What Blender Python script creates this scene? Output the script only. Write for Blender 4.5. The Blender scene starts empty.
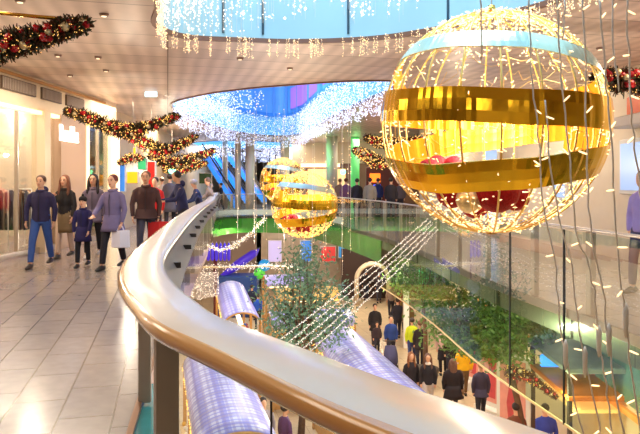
import bpy, math, random
from math import sin, cos, pi, radians, sqrt, hypot
from mathutils import Vector, Matrix
random.seed(7)
S = bpy.context.scene
COL = S.collection
FPX, HY, CZ = 620.0, 182.0, 1.55

def P(px, py, d):
    """point seen at photo pixel px,py when d metres in front"""
    return ((px-320)/FPX*d, d, CZ-(py-HY)/FPX*d)

# ------------------------------------------------------------------ materials
def lin(c):
    return tuple(((v/255.0)/12.92 if v/255.0 <= 0.04045 else ((v/255.0+0.055)/1.055)**2.4) for v in c)
MATS = {}
def mat(name, c, rough=0.5, metal=0.0, emit=0.0, ecol=None, spec=0.5, noise=0.0, nscale=6.0, coat=0.0, bump=0.0, aniso=0):
    if name in MATS: return MATS[name]
    m = bpy.data.materials.new(name); m.use_nodes = True
    nt = m.node_tree; b = nt.nodes['Principled BSDF']
    col = lin(c)+(1,)
    b.inputs['Base Color'].default_value = col
    b.inputs['Roughness'].default_value = rough
    b.inputs['Metallic'].default_value = metal
    b.inputs['Specular IOR Level'].default_value = spec
    if coat: b.inputs['Coat Weight'].default_value = coat; b.inputs['Coat Roughness'].default_value = 0.06
    tc = nt.nodes.new('ShaderNodeTexCoord')
    n = nt.nodes.new('ShaderNodeTexNoise'); n.inputs['Scale'].default_value = nscale; n.inputs['Detail'].default_value = 3
    nt.links.new(tc.outputs['Object'], n.inputs['Vector'])
    if noise:
        mx = nt.nodes.new('ShaderNodeMix'); mx.data_type = 'RGBA'
        mx.inputs[6].default_value = tuple(v*(1-noise) for v in col[:3])+(1,)
        mx.inputs[7].default_value = tuple(min(1, v*(1+noise)+0.02*noise) for v in col[:3])+(1,)
        nt.links.new(n.outputs['Fac'], mx.inputs[0]); nt.links.new(mx.outputs[2], b.inputs['Base Color'])
    if bump:
        bp = nt.nodes.new('ShaderNodeBump'); bp.inputs['Strength'].default_value = bump; bp.inputs['Distance'].default_value = 0.02
        nt.links.new(n.outputs['Fac'], bp.inputs['Height']); nt.links.new(bp.outputs['Normal'], b.inputs['Normal'])
    if emit:
        b.inputs['Emission Color'].default_value = lin(ecol or c)+(1,)
        b.inputs['Emission Strength'].default_value = emit
        try: m.cycles.emission_sampling = 'NONE'
        except Exception: pass
    MATS[name] = m
    return m

def glass_mat(name, tint=(235, 245, 240), refl=0.10, rough=0.02, gcol=(255, 255, 255)):
    m = bpy.data.materials.new(name); m.use_nodes = True; nt = m.node_tree
    for n in list(nt.nodes): nt.nodes.remove(n)
    out = nt.nodes.new('ShaderNodeOutputMaterial'); mix = nt.nodes.new('ShaderNodeMixShader')
    t = nt.nodes.new('ShaderNodeBsdfTransparent'); g = nt.nodes.new('ShaderNodeBsdfGlossy')
    t.inputs[0].default_value = lin(tint)+(1,); g.inputs['Color'].default_value = lin(gcol)+(1,); g.inputs['Roughness'].default_value = rough
    lw = nt.nodes.new('ShaderNodeLayerWeight'); lw.inputs[0].default_value = 0.35
    ma = nt.nodes.new('ShaderNodeMath'); ma.operation = 'MULTIPLY_ADD'; ma.inputs[1].default_value = 0.22; ma.inputs[2].default_value = refl
    nt.links.new(lw.outputs['Fresnel'], ma.inputs[0]); nt.links.new(ma.outputs[0], mix.inputs[0])
    nt.links.new(t.outputs[0], mix.inputs[1]); nt.links.new(g.outputs[0], mix.inputs[2]); nt.links.new(mix.outputs[0], out.inputs[0])
    return m

def brick_mat(name, c1, c2, cm, bw, rh, off=0.5, mortar=0.006, rough=0.2, rot=0.0, coat=0.0, spec=0.5, noise=0.15, metal=0, axis=None, bumpy=0.0, nsc=9):
    m = bpy.data.materials.new(name); m.use_nodes = True; nt = m.node_tree; b = nt.nodes['Principled BSDF']
    tc = nt.nodes.new('ShaderNodeTexCoord'); mp = nt.nodes.new('ShaderNodeMapping')
    mp.inputs['Rotation'].default_value = axis if axis else (0, 0, rot)
    br = nt.nodes.new('ShaderNodeTexBrick'); br.offset = off; br.squash = 1
    br.inputs['Color1'].default_value = lin(c1)+(1,); br.inputs['Color2'].default_value = lin(c2)+(1,); br.inputs['Mortar'].default_value = lin(cm)+(1,)
    br.inputs['Scale'].default_value = 1; br.inputs['Brick Width'].default_value = bw; br.inputs['Row Height'].default_value = rh
    br.inputs['Mortar Size'].default_value = mortar; br.inputs['Mortar Smooth'].default_value = 0.1; br.inputs['Bias'].default_value = 0
    nt.links.new(tc.outputs['Object'], mp.inputs[0]); nt.links.new(mp.outputs[0], br.inputs[0])
    n = nt.nodes.new('ShaderNodeTexNoise'); n.inputs['Scale'].default_value = nsc; n.inputs['Detail'].default_value = 5
    nt.links.new(tc.outputs['Object'], n.inputs[0])
    mx = nt.nodes.new('ShaderNodeMix'); mx.data_type = 'RGBA'; mx.blend_type = 'MULTIPLY'; mx.inputs[0].default_value = 1
    cr = nt.nodes.new('ShaderNodeValToRGB'); cr.color_ramp.elements[0].position = .3; cr.color_ramp.elements[1].position = .7
    cr.color_ramp.elements[0].color = (1-noise,)*3+(1,); cr.color_ramp.elements[1].color = (1, 1, 1, 1)
    nt.links.new(n.outputs['Fac'], cr.inputs[0]); nt.links.new(br.outputs['Color'], mx.inputs[6]); nt.links.new(cr.outputs[0], mx.inputs[7])
    nt.links.new(mx.outputs[2], b.inputs['Base Color'])
    b.inputs['Roughness'].default_value = rough; b.inputs['Specular IOR Level'].default_value = spec; b.inputs['Metallic'].default_value = metal
    if coat: b.inputs['Coat Weight'].default_value = coat; b.inputs['Coat Roughness'].default_value = .1
    return m

ANG = radians(13.8)
U = Vector((-sin(ANG), cos(ANG), 0)); V_ = Vector((cos(ANG), sin(ANG), 0))
ROT = -(pi/2+ANG)

M_floor = brick_mat('stone tiles', (154, 138, 130), (139, 126, 122), (70, 54, 46), .62, .35, .37, .007, rough=.24, rot=ROT, spec=.6, noise=.14, coat=.12)
M_lowfloor = brick_mat('pale tiles', (226, 205, 170), (216, 194, 160), (180, 150, 116), .6, .6, 0, .008, rough=.3, rot=ROT, noise=.1)
M_ceil = None
def ceil_mat():
    m = brick_mat('metal ceiling planks', (222, 198, 184), (202, 178, 165), (128, 104, 92), 60.0, .82, 0, .012, rough=.4, rot=ROT+pi/2, spec=.5, noise=.06)
    nt = m.node_tree; b = nt.nodes['Principled BSDF']
    src = b.inputs['Base Color'].links[0].from_socket
    tc = nt.nodes.new('ShaderNodeTexCoord'); mp = nt.nodes.new('ShaderNodeMapping'); mp.inputs['Rotation'].default_value = (0, 0, ROT+pi/2)
    w = nt.nodes.new('ShaderNodeTexWave'); w.inputs['Scale'].default_value = 1.15; w.inputs['Distortion'].default_value = 1.2; w.inputs['Detail'].default_value = 1
    nt.links.new(tc.outputs['Object'], mp.inputs[0]); nt.links.new(mp.outputs[0], w.inputs[0])
    cr = nt.nodes.new('ShaderNodeValToRGB'); cr.color_ramp.elements[0].color = (.8, .78, .77, 1); cr.color_ramp.elements[1].color = (1, 1, 1, 1)
    mx = nt.nodes.new('ShaderNodeMix'); mx.data_type = 'RGBA'; mx.blend_type = 'MULTIPLY'; mx.inputs[0].default_value = 1
    nt.links.new(w.outputs['Color'], cr.inputs[0]); nt.links.new(src, mx.inputs[6]); nt.links.new(cr.outputs[0], mx.inputs[7])
    nt.links.new(mx.outputs[2], b.inputs['Base Color'])
    return m
M_ceil = ceil_mat()

cream = mat('cream wall', (232, 216, 192), .5, noise=.04)
cream2 = mat('warm plaster', (214, 192, 164), .6, noise=.05)
white = mat('white paint', (240, 236, 228), .45)
whitegloss = mat('white gloss', (240, 238, 232), .2)
railtop = mat('polished stone rail', (206, 184, 162), .24, coat=.2, noise=.05, nscale=3, spec=.5)
railgold = mat('satin oak nosing', (204, 146, 84), .2, coat=.7, noise=.08, nscale=2)
steel = mat('grey steel', (172, 154, 140), .5, metal=.1)
dsteel = mat('dark steel', (70, 62, 58), .4, metal=.4)
lsteel = mat('brushed steel', (196, 184, 172), .3, metal=.7)
brass = mat('brass', (220, 165, 70), .25, metal=1)
gold = mat('gold foil', (250, 196, 50), .13, metal=1, noise=.1, nscale=3, bump=.12)
goldin = mat('orange gold foil', (244, 166, 40), .35, metal=.75, noise=.15, nscale=5)
mint = mat('sky tinted foil', (214, 226, 196), .22, metal=.5, noise=.08, nscale=3, bump=.15)  # sky reflection on the foil is put into its mint colour
goldwire = mat('gold wire', (246, 206, 116), .35, metal=.45)
redglit = mat('red glitter', (160, 8, 22), .6, noise=.5, nscale=60, bump=.5, spec=.2)
redgloss = mat('red glass', (196, 20, 30), .12, coat=.6)
champ = mat('champagne glitter', (230, 205, 160), .3, metal=.5, noise=.3, nscale=50)
bulbwarm = mat('warm bulb', (255, 214, 150), .4, emit=1.35, ecol=(255, 218, 162))
bulbamber = mat('amber bulb', (255, 196, 100), .4, emit=1.3, ecol=(255, 196, 104))
bulbwhite = mat('white bulb', (255, 244, 230), .4, emit=1.1, ecol=(255, 238, 215))
bulbcool = mat('cool bulb', (226, 234, 255), .4, emit=.75, ecol=(226, 230, 255))
cablemat = mat('clear cable', (226, 214, 200), .35)
pine = mat('pine needles', (52, 56, 30), .7, noise=.5, nscale=30)
pinebrown = mat('bronze needles', (96, 50, 26), .6, noise=.5, nscale=30)
leafm = mat('olive leaves', (110, 146, 70), .5, noise=.45, nscale=5)
leafd = mat('grey green leaves', (104, 140, 108), .5, noise=.45, nscale=5)
bark = mat('bark', (104, 76, 54), .8, noise=.3, nscale=12)
skin = mat('skin', (222, 170, 140), .5, noise=.04)
G_bal = glass_mat('balustrade glass', (232, 240, 234), .07)
G_near = glass_mat('clear glass', (236, 242, 240), .04)
G_green = glass_mat('green skirt glass', (206, 226, 196), .07, .04, (225, 240, 225))
G_shop = glass_mat('shop glass', (246, 244, 238), .05)
greenpanel = mat('green glass fascia', (58, 128, 44), .15, noise=.35, nscale=1.4, coat=.6)
teal = mat('teal glass sill', (60, 150, 148), .15, coat=.5, noise=.2, nscale=8)

# ------------------------------------------------------------------ mesh builder
class MB:
    def __init__(s): s.v = []; s.f = []; s.mi = []
    def add(s, vs, fs, M=None, mi=0):
        n = len(s.v)
        if M is not None: vs = [M @ Vector(v) for v in vs]
        s.v += [tuple(v) for v in vs]; s.f += [tuple(n+i for i in f) for f in fs]; s.mi += [mi]*len(fs)
        return s
    def box(s, c, d, rz=0, M=None, mi=0, bev=0):
        x, y, z = d[0]/2, d[1]/2, d[2]/2
        b = min(bev, x*.9, y*.9, z*.9)
        if b > 0:
            vs = []; 
            pts = []
            for sz in (-1, 1):
                for (zz, ins) in (((z, b), (z-b, 0)) if sz > 0 else ((z, b), (z-b, 0))):
                    pts.append((sz*zz, ins))
            pts.sort()
            rings = []
            for zz, ins in pts:
                X, Y = x-ins, y-ins
                k = b*.7
                rings.append([(X, -Y+k, zz), (X, Y-k, zz), (X-k, Y, zz), (-X+k, Y, zz), (-X, Y-k, zz), (-X, -Y+k, zz), (-X+k, -Y, zz), (X-k, -Y, zz)])
            vs = [p for r in rings for p in r]; fs = []
            for i in range(3):
                for j in range(8):
                    fs.append((i*8+j, i*8+(j+1) % 8, (i+1)*8+(j+1) % 8, (i+1)*8+j))
            fs.append(tuple(reversed(range(8)))); fs.append(tuple(range(24, 32)))
        else:
            vs = [(-x,-y,-z),(x,-y,-z),(x,y,-z),(-x,y,-z),(-x,-y,z),(x,-y,z),(x,y,z),(-x,y,z)]
            fs = [(0,3,2,1),(4,5,6,7),(0,1,5,4),(1,2,6,5),(2,3,7,6),(3,0,4,7)]
        T = Matrix.Translation(c) @ Matrix.Rotation(rz, 4, 'Z')
        if M is not None: T = M @ T
        return s.add(vs, fs, T, mi)
    def tube(s, pts, r, n=8, cap=True, closed=False, mi=0, flat=1.0):
        pts = [Vector(p) for p in pts]; m = len(pts)
        rs = r if isinstance(r, (list, tuple)) else [r]*m
        up = None; rings = []
        for i, p in enumerate(pts):
            if closed: t = pts[(i+1) % m]-pts[i-1]
            else: t = pts[min(i+1, m-1)]-pts[max(i-1, 0)]
            if t.length < 1e-9: t = Vector((0, 0, 1))
            t.normalize()
            if up is None:
                a = Vector((0, 0, 1)) if abs(t.z) < .9 else Vector((1, 0, 0))
            else: a = up
            sx = t.cross(a)
            if sx.length < 1e-6: sx = t.cross(Vector((0, 1, 0)))
            sx.normalize(); up = sx.cross(t).normalized()
            rings.append([p+sx*cos(2*pi*k/n)*rs[i]+up*sin(2*pi*k/n)*rs[i]*flat for k in range(n)])
        vs = [v for g in rings for v in g]; fs = []
        for i in range(m if closed else m-1):
            j = (i+1) % m
            for k in range(n): fs.append((i*n+k, i*n+(k+1) % n, j*n+(k+1) % n, j*n+k))
        if cap and not closed: fs.append(tuple(reversed(range(n)))); fs.append(tuple((m-1)*n+k for k in range(n)))
        return s.add(vs, fs, None, mi)
    def ball(s, c, r, n=12, m=8, sc=(1, 1, 1), mi=0, M=None):
        vs = [(0, 0, -1)]
        for i in range(1, m):
            a = -pi/2+pi*i/m
            for k in range(n): vs.append((cos(a)*cos(2*pi*k/n), cos(a)*sin(2*pi*k/n), sin(a)))
        vs.append((0, 0, 1)); fs = []
        for k in range(n): fs.append((0, 1+(k+1) % n, 1+k))
        for i in range(m-2):
            for k in range(n): fs.append((1+i*n+k, 1+i*n+(k+1) % n, 1+(i+1)*n+(k+1) % n, 1+(i+1)*n+k))
        b = 1+(m-2)*n
        for k in range(n): fs.append((b+k, b+(k+1) % n, len(vs)-1))
        c = Vector(c)
        vs = [Vector((v[0]*r*sc[0], v[1]*r*sc[1], v[2]*r*sc[2])) for v in vs]
        if M is not None: vs = [M @ v for v in vs]
        return s.add([v+c for v in vs], fs, None, mi)
    def octa(s, c, r, h=None, ax=None, mi=0):
        h = h or r
        vs = [(r,0,0),(0,r,0),(-r,0,0),(0,-r,0),(0,0,h),(0,0,-h)]
        if ax is not None:
            q = Vector((0, 0, 1)).rotation_difference(Vector(ax)); vs = [q @ Vector(v) for v in vs]
        c = Vector(c)
        return s.add([Vector(v)+c for v in vs], [(0,1,4),(1,2,4),(2,3,4),(3,0,4),(1,0,5),(2,1,5),(3,2,5),(0,3,5)], None, mi)
    def loft(s, secs, n=14, mi=0):
        """secs: (centre, rx, ry, dirx, diry)"""
        vs = []; 
        for c, rx, ry, ax, ay in secs:
            c = Vector(c); ax = Vector(ax); ay = Vector(ay)
            for k in range(n): vs.append(c+ax*rx*cos(2*pi*k/n)+ay*ry*sin(2*pi*k/n))
        fs = []; m = len(secs)
        for i in range(m-1):
            for k in range(n): fs.append((i*n+k, i*n+(k+1) % n, (i+1)*n+(k+1) % n, (i+1)*n+k))
        fs.append(tuple(reversed(range(n)))); fs.append(tuple((m-1)*n+k for k in range(n)))
        return s.add(vs, fs, None, mi)
    def build(s, name, mats, parent=None, smooth=False, loc=None):
        me = bpy.data.meshes.new(name); me.from_pydata(s.v, [], s.f)
        if not isinstance(mats, (list, tuple)): mats = [mats]
        for m in mats: me.materials.append(m)
        if len(mats) > 1: me.polygons.foreach_set('material_index', s.mi)
        if smooth: me.polygons.foreach_set('use_smooth', [True]*len(me.polygons))
        me.update()
        o = bpy.data.objects.new(name, me); COL.objects.link(o)
        if parent: o.parent = parent
        if loc is not None: o.location = loc
        return o

def tag(o, label=None, cat=None, group=None, kind=None):
    if label: o['label'] = label
    if cat: o['category'] = cat
    if group: o['group'] = group
    if kind: o['kind'] = kind
    return o
def thing(name, label, cat, loc=(0, 0, 0), rz=0, group=None):
    o = bpy.data.objects.new(name, None); COL.objects.link(o); o.empty_display_size = .1
    o.location = loc; o.rotation_euler = (0, 0, rz)
    return tag(o, label, cat, group)
def copy_tree(o, parent=None):
    c = o.copy(); COL.objects.link(c); c.parent = parent
    for ch in list(o.children): copy_tree(ch, c)
    return c
def struct(o): o['kind'] = 'structure'; return o

def catmull(pts, per=6, closed=False):
    pts = [Vector(p) for p in pts]; n = len(pts); out = []
    rng = range(n) if closed else range(n-1)
    for i in rng:
        if closed: a, b, c, d = pts[(i-1) % n], pts[i], pts[(i+1) % n], pts[(i+2) % n]
        else: a, b, c, d = pts[max(i-1, 0)], pts[i], pts[i+1], pts[min(i+2, n-1)]
        for k in range(per):
            t = k/per
            out.append(.5*((2*b)+(-a+c)*t+(2*a-5*b+4*c-d)*t*t+(-a+3*b-3*c+d)*t*t*t))
    if not closed: out.append(pts[-1])
    return out
def normals(path, closed=False):
    n = len(path); out = []
    for i in range(n):
        t = (path[(i+1) % n]-path[i-1]) if closed else (path[min(i+1, n-1)]-path[max(i-1, 0)])
        t = Vector((t.x, t.y, 0)).normalized(); out.append(Vector((t.y, -t.x, 0)))
    return out
def sweep(path, nrm, prof, closed=False, mb=None, i0=0, i1=None, mi=0):
    """prof: list of (inward offset, z); makes a strip surface along the path"""
    mb = mb or MB(); i1 = len(path) if i1 is None else i1
    idx = list(range(i0, i1)); vs = []; k = len(prof)
    for i in idx:
        for o, z in prof: vs.append((path[i].x+nrm[i].x*o, path[i].y+nrm[i].y*o, z))
    fs = []; m = len(idx)
    for a in range(m if closed else m-1):
        b = (a+1) % m
        for j in range(k-1): fs.append((a*k+j, a*k+j+1, b*k+j+1, b*k+j))
    mb.add(vs, fs, None, mi); return mb

def fill2d(name, loops, z, material, thick=0.0):
    cu = bpy.data.curves.new(name, 'CURVE'); cu.dimensions = '2D'; cu.fill_mode = 'BOTH'; cu.extrude = thick/2
    for lp in loops:
        sp = cu.splines.new('POLY'); sp.points.add(len(lp)-1)
        for i, p in enumerate(lp): sp.points[i].co = (p[0], p[1], 0, 1)
        sp.use_cyclic_u = True
    tmp = bpy.data.objects.new(name, cu); COL.objects.link(tmp)
    dg = bpy.context.evaluated_depsgraph_get(); dg.update()
    me = bpy.data.meshes.new_from_object(tmp.evaluated_get(dg)); me.name = name
    bpy.data.objects.remove(tmp)
    me.materials.clear(); me.materials.append(material)
    for v in me.vertices: v.co.z += z
    o = bpy.data.objects.new(name, me); COL.objects.link(o); return o

# ------------------------------------------------------------------ void outline & shell
VOID = [(.168,1.107),(0,1.30),(-.266,1.66),(-.507,1.98),(-.67,2.31),(-.824,2.66),(-.98,3.1),(-1.13,3.67),(-1.26,4.36),(-1.38,5.07),
        (-1.85,8),(-2.35,11.5),(-2.85,15.5),(-3.4,19),(-4.0,23),(-4.4,26),(-3.9,27.8),(-2.6,28.2),(-1,27),(.6,22.5),(1.75,17.5),(2.35,13.5),
        (2.65,10),(3.09,7.2),(3.25,5.8),(3.45,4),(3.5,2.3),(3.0,.9),(1.9,.25),(1.0,.3),(.5,.72)]
PER = 6
void = catmull([(x, y, 0) for x, y in VOID], PER, True); vn = normals(void, True)
NV = len(void)
XL, XR, Y0, Y1, CEIL = -8.2, 8.5, -5.0, 62.0, 3.8
outer = [(XL, Y0), (XR, Y0), (XR, Y1), (XL, Y1)]
struct(fill2d('floor', [outer, [(p.x, p.y) for p in void]], -.17, M_floor, .34))
struct(fill2d('floor_lower', [outer], -5.02, M_lowfloor, .04))

OP1 = [(-2,7.6),(-2.35,8.8),(-2.1,9.6),(-1.2,9.85),(-.3,9.95),(.8,9.75),(1.6,9.25),(2.35,8.5),(3,7.5),(3.3,5.5),(3.2,3),(2,1.6),(0,1.5),(-1.3,2.8),(-1.8,5.5)]
OP2 = [(-4.35,18.1),(-4.45,22),(-3.9,27.5),(-2.3,30.4),(-1.0,29.3),(.1,23),(1.1,17.8),(1.8,14.8),(1.7,13.8),(.67,13.75),(-.46,14.2),(-1.67,14.8),(-3.1,16)]
OP3 = [(-4.6+3.3*cos(a), 38-4.5*sin(a)) for a in [2*pi*k/14 for k in range(14)]]
ops = [catmull([(x, y, 0) for x, y in q], 6, True) for q in (OP1, OP2, OP3)]
opn = [normals(q, True) for q in ops]
def outward(path, nr):
    cx = sum(p.x for p in path)/len(path); cy = sum(p.y for p in path)/len(path)
    s_ = sum((p.x-cx)*n.x+(p.y-cy)*n.y for p, n in zip(path, nr))
    return [n*(1 if s_ > 0 else -1) for n in nr]
opn = [outward(a, b) for a, b in zip(ops, opn)]
struct(fill2d('ceiling', [outer]+[[(p.x, p.y) for p in q] for q in ops], CEIL+.12, M_ceil, .24))

# walls of the hall, upper level and lower level
def wall(name, a, b, z0, z1, m, th=.15):
    a = Vector((a[0], a[1], 0)); b = Vector((b[0], b[1], 0)); d = b-a
    c = (a+b)/2; c.z = (z0+z1)/2
    return struct(MB().box((0, 0, 0), (d.length, th, z1-z0), 0, Matrix.Translation(c) @ Matrix.Rotation(math.atan2(d.y, d.x), 4, 'Z')).build(name, m))
wall('wall_back', (XL, Y0-.08), (XR, Y0-.08), -5, 4, cream)
wall('wall_far', (XL, Y1+.08), (XR, Y1+.08), -5, 4, cream2)
wall('wall_left', (XL-.08, Y0), (XL-.08, Y1), -5, 4, cream)
wall('wall_right', (XR+.08, Y0), (XR+.08, Y1), -5, 4, cream)

# light wells above the ceiling openings
bluewall = brick_mat('blue lit glazed wall panels', (96, 186, 226), (104, 194, 232), (24, 60, 84), 50, .9, 0, .01, rough=.25, axis=(0, 0, 0))
bluewall = mat('blue lit glazed wall', (160, 204, 222), .3, noise=.05, nscale=1)  # blue light inside the well is put into the wall colour
deepblue = mat('deep blue lit glazed wall', (120, 196, 245), .3, noise=.25, nscale=.7)  # deeper blue light painted into the middle and far well walls
for i, (q, nr, m, top) in enumerate(zip(ops, opn, (bluewall, deepblue, deepblue), (8.2, 9.0, 6))):
    w = sweep(q, nr, [(-.02, CEIL+.03), (-.02, top)], closed=True).build('wall_well_'+('near', 'middle', 'far')[i], m, smooth=True); struct(w)
    rim = sweep(q, nr, [(-.03, CEIL-.03), (-.03, CEIL+.04), (.03, CEIL+.04), (.03, CEIL-.03), (-.03, CEIL-.03)], closed=True).build('trim_%d' % (i+1), mat('bronze rim', (120, 84, 66), .4)); struct(rim)
# dark vertical seams of the near well wall
for px in (225, 260, 349, 450, 560):
    best = min(range(len(ops[0])), key=lambda i: abs((ops[0][i].x/ops[0][i].y*FPX+320)-px)+(0 if ops[0][i].y > 6.5 else 9999))
    p = ops[0][best]
    struct(MB().box((p.x, p.y-.03, 6.0), (.035, .035, 4.2)).build('trim_seam', mat('seam', (34, 66, 84), .4)))
# blue glazing frame in the middle well: mullions, transoms
mb = MB(); q = ops[1]; nr = opn[1]
for i in range(0, len(q), 3):
    p = q[i]-nr[i]*.06; mb.box((p.x, p.y, 6.9), (.12, .12, 4.2))
tr = MB()
for z in (4.75, 6.3, 7.7): sweep(q, nr, [(-.1, z), (-.1, z+.16), (.02, z+.16)], closed=True, mb=tr)
struct(mb.build('trim_mullions', mat('mullion blue', (90, 160, 220), .35))); struct(tr.build('trim_transoms', mat('transom blue', (80, 160, 225), .3)))
purple = mat('purple lit glazing', (176, 110, 226), .3, emit=.55, ecol=(176, 110, 236))
mb = MB()
for i in range(22, 40, 3):
    a, b = q[i]-nr[i]*.035, q[i+3]-nr[i+3]*.035
    if i in (22, 25, 28, 34): mb.add([(a.x, a.y, 5.1), (b.x, b.y, 5.1), (b.x, b.y, 6.1), (a.x, a.y, 6.1)], [(0, 1, 2, 3)])
struct(mb.build('window_1', purple))
# roofs closing the wells: pale glazed lids
for i, (q, top) in enumerate(zip(ops, (8.2, 9.0, 6))):
    struct(fill2d('window_%d' % (i+2), [[(p.x*1.0, p.y) for p in q]], top, mat('skylight blue glass', (110, 190, 240), .3, emit=.7, ecol=(110, 190, 240)), .04))

# ------------------------------------------------------------------ balustrade with broad rail (left and near side)
iL1 = 15*PER            # far corner
order = [(NV-3*PER+i) % NV for i in range(0, 3*PER+iL1+1)]
lp = [void[i] for i in order]; ln = [vn[i] for i in order]
bal = thing('balustrade', 'broad curving balustrade with pale polished rail top and golden nosing beside the walkway', 'railing')
sweep(lp, ln, [(0, 1.1), (.02, 1.103), (.18, 1.103), (.2, 1.095), (.2, 1.06), (.19, 1.05)]).build('rail_top', railtop, bal, True)
sweep(lp, ln, [(.03, 1.038), (0, 1.04), (-.02, 1.05), (-.031, 1.066), (-.031, 1.08), (-.02, 1.095), (-.003, 1.1), (0, 1.1)]).build('rail_nosing', tag(railgold) if 0 else railgold, bal, True)['label'] = 'golden brown rounded front edge'
sweep(lp, ln, [(.03, 1.038), (.19, 1.05)]).build('rail_underside', dsteel, bal)
sweep(lp, ln, [(.19, 1.045), (.29, .86), (.285, .855), (.18, 1.04)]).build('apron', mat('apron grey', (74, 66, 64), .55), bal)
# glass
sweep(lp, ln, [(.16, .02), (.16, 1.04)]).build('glass_panel', G_near, bal)
def arclen(path):
    L = [0]
    for i in range(1, len(path)): L.append(L[-1]+(path[i]-path[i-1]).length)
    return L
LL = arclen(lp)
def at_len(path, nr, L, s_):
    for i in range(1, len(path)):
        if L[i] >= s_:
            t = (s_-L[i-1])/max(1e-9, L[i]-L[i-1]); return path[i-1].lerp(path[i], t), nr[i-1].lerp(nr[i], t).normalized()
    return path[-1], nr[-1]
def near_len(path, L, x, y): return L[min(range(len(path)), key=lambda i: hypot(path[i].x-x, path[i].y-y))]
plist = [near_len(lp, LL, -1.26, 4.37), near_len(lp, LL, -.66, 2.3)]
s_ = plist[0]+1.25
while s_ < LL[-1]: plist.append(s_); s_ += 1.25
for s_ in plist:
    p, n = at_len(lp, ln, LL, s_)
    if s_ == plist[0]: p = Vector((-1.235, 4.37, 0))-n*.05
    if s_ == plist[1]: p = Vector((-.57, 2.3, 0))-n*.05
    MB().box((p.x+n.x*.05, p.y+n.y*.05, .52), (.085, .05, 1.04), math.atan2(n.y, n.x), bev=.004).build('post', steel, bal)
    MB().box((p.x+n.x*.2, p.y+n.y*.2, .96), (.2, .03, .04), math.atan2(n.y, n.x)).build('bracket', dsteel, bal)
p, n = at_len(lp, ln, LL, near_len(lp, LL, -.2, 1.6))
for px in (223,):
    i = min(range(len(lp)), key=lambda i: abs(lp[i].x/lp[i].y*FPX+320-px)+(0 if lp[i].y < 2.6 else 999) if lp[i].y > .1 else 9999)
    q_ = lp[i]+ln[i]*.16; MB().box((q_.x, q_.y, .53), (.006, .006, 1.02)).build('glass_joint', mat('black seal', (24, 22, 22), .6), bal)
i0L = 0
iS = min(range(len(lp)), key=lambda i: hypot(lp[i].x+1.38, lp[i].y-5.07))
struct(sweep(lp, ln, [(0, -.02), (.2, -.02), (.2, -.1), (0, -.1)], i1=iS).build('trim_sill', teal))
struct(sweep(lp, ln, [(.01, .02), (.01, -.36)], i0=iS).build('trim_slab_side', steel))
struct(sweep(lp, ln, [(-.03, .0), (-.03, .012), (.012, .012), (.012, -.36)]).build('trim_slab_edge', mat('bronze edge', (150, 104, 70), .35, metal=.4)))
iG = min(range(len(lp)), key=lambda i: hypot(lp[i].x+4.2, lp[i].y-24.5))
struct(sweep(lp, ln, [(.02, -.1), (.02, -.75)], i0=iG).build('wall_fascia_left', greenpanel))

# right / far side balustrade
iR0, iR1 = iL1, NV-3*PER
rp = [void[i] for i in range(iR0, iR1+1)]; rn = [vn[i] for i in range(iR0, iR1+1)]
RL = arclen(rp)
rb = thing('balustrade', 'glass balustrade with slim steel handrail along the opposite gallery', 'railing')
mb = MB().tube([(p.x, p.y, 1.0) for p in rp], .028, 8, flat=.7)
mb.build('handrail', lsteel, rb, True)
sweep(rp, rn, [(.05, -.1), (.05, .97)]).build('glass_panel', G_bal, rb)
tpts = []
for px in (488, 530, 590):
    i = min(range(len(rp)), key=lambda i: abs(rp[i].x/rp[i].y*FPX+320-px)+(0 if rp[i].y > 5.5 else 999)); tpts.append(RL[i])
tl = tpts[0]-1.5
while tl > .5: tpts.append(tl); tl -= 1.5
tpts.append(tpts[2]+1.6)
for s_ in tpts:
    p, n = at_len(rp, rn, RL, s_)
    MB().box((p.x-n.x*.06, p.y-n.y*.06, .48), (.07, .1, .98), math.atan2(n.y, n.x), bev=.005).build('post', steel, rb)
for px in (511, 568):
    i = min(range(len(rp)), key=lambda i: abs(rp[i].x/rp[i].y*FPX+320-px)+(0 if rp[i].y > 5.5 else 999)); p = rp[i]; n = rn[i]
    MB().box((p.x+n.x*.055, p.y+n.y*.055, -.22), (.02, .02, 2.38)).build('glass_joint', MATS['black seal'], rb)
iT = min(range(len(rp)), key=lambda i: hypot(rp[i].x-1.75, rp[i].y-17.5))
struct(sweep(rp, rn, [(.0, .012), (.03, .01), (.03, -.1), (0, -.1)]).build('trim_gallery_edge', dsteel))
struct(sweep(rp, rn, [(.02, -.1), (.02, -.75)], i1=iT+1).build('wall_fascia_far', greenpanel))
struct(sweep(rp, rn, [(.012, .3), (.012, .06)], i1=iT-4).build('trim_white_band', white))
struct(sweep(rp, rn, [(.05, -.1), (.05, -1.4)], i0=iT).build('window_skirt', G_green))
struct(sweep(rp, rn, [(.06, -1.39), (.06, -1.42), (.04, -1.42), (.04, -1.39), (.06, -1.39)], i0=iT).build('trim_skirt', mat('reflected edge light', (236, 204, 140), .35)))  # reflected edge lighting of the skirt, put into a cream strip

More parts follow.
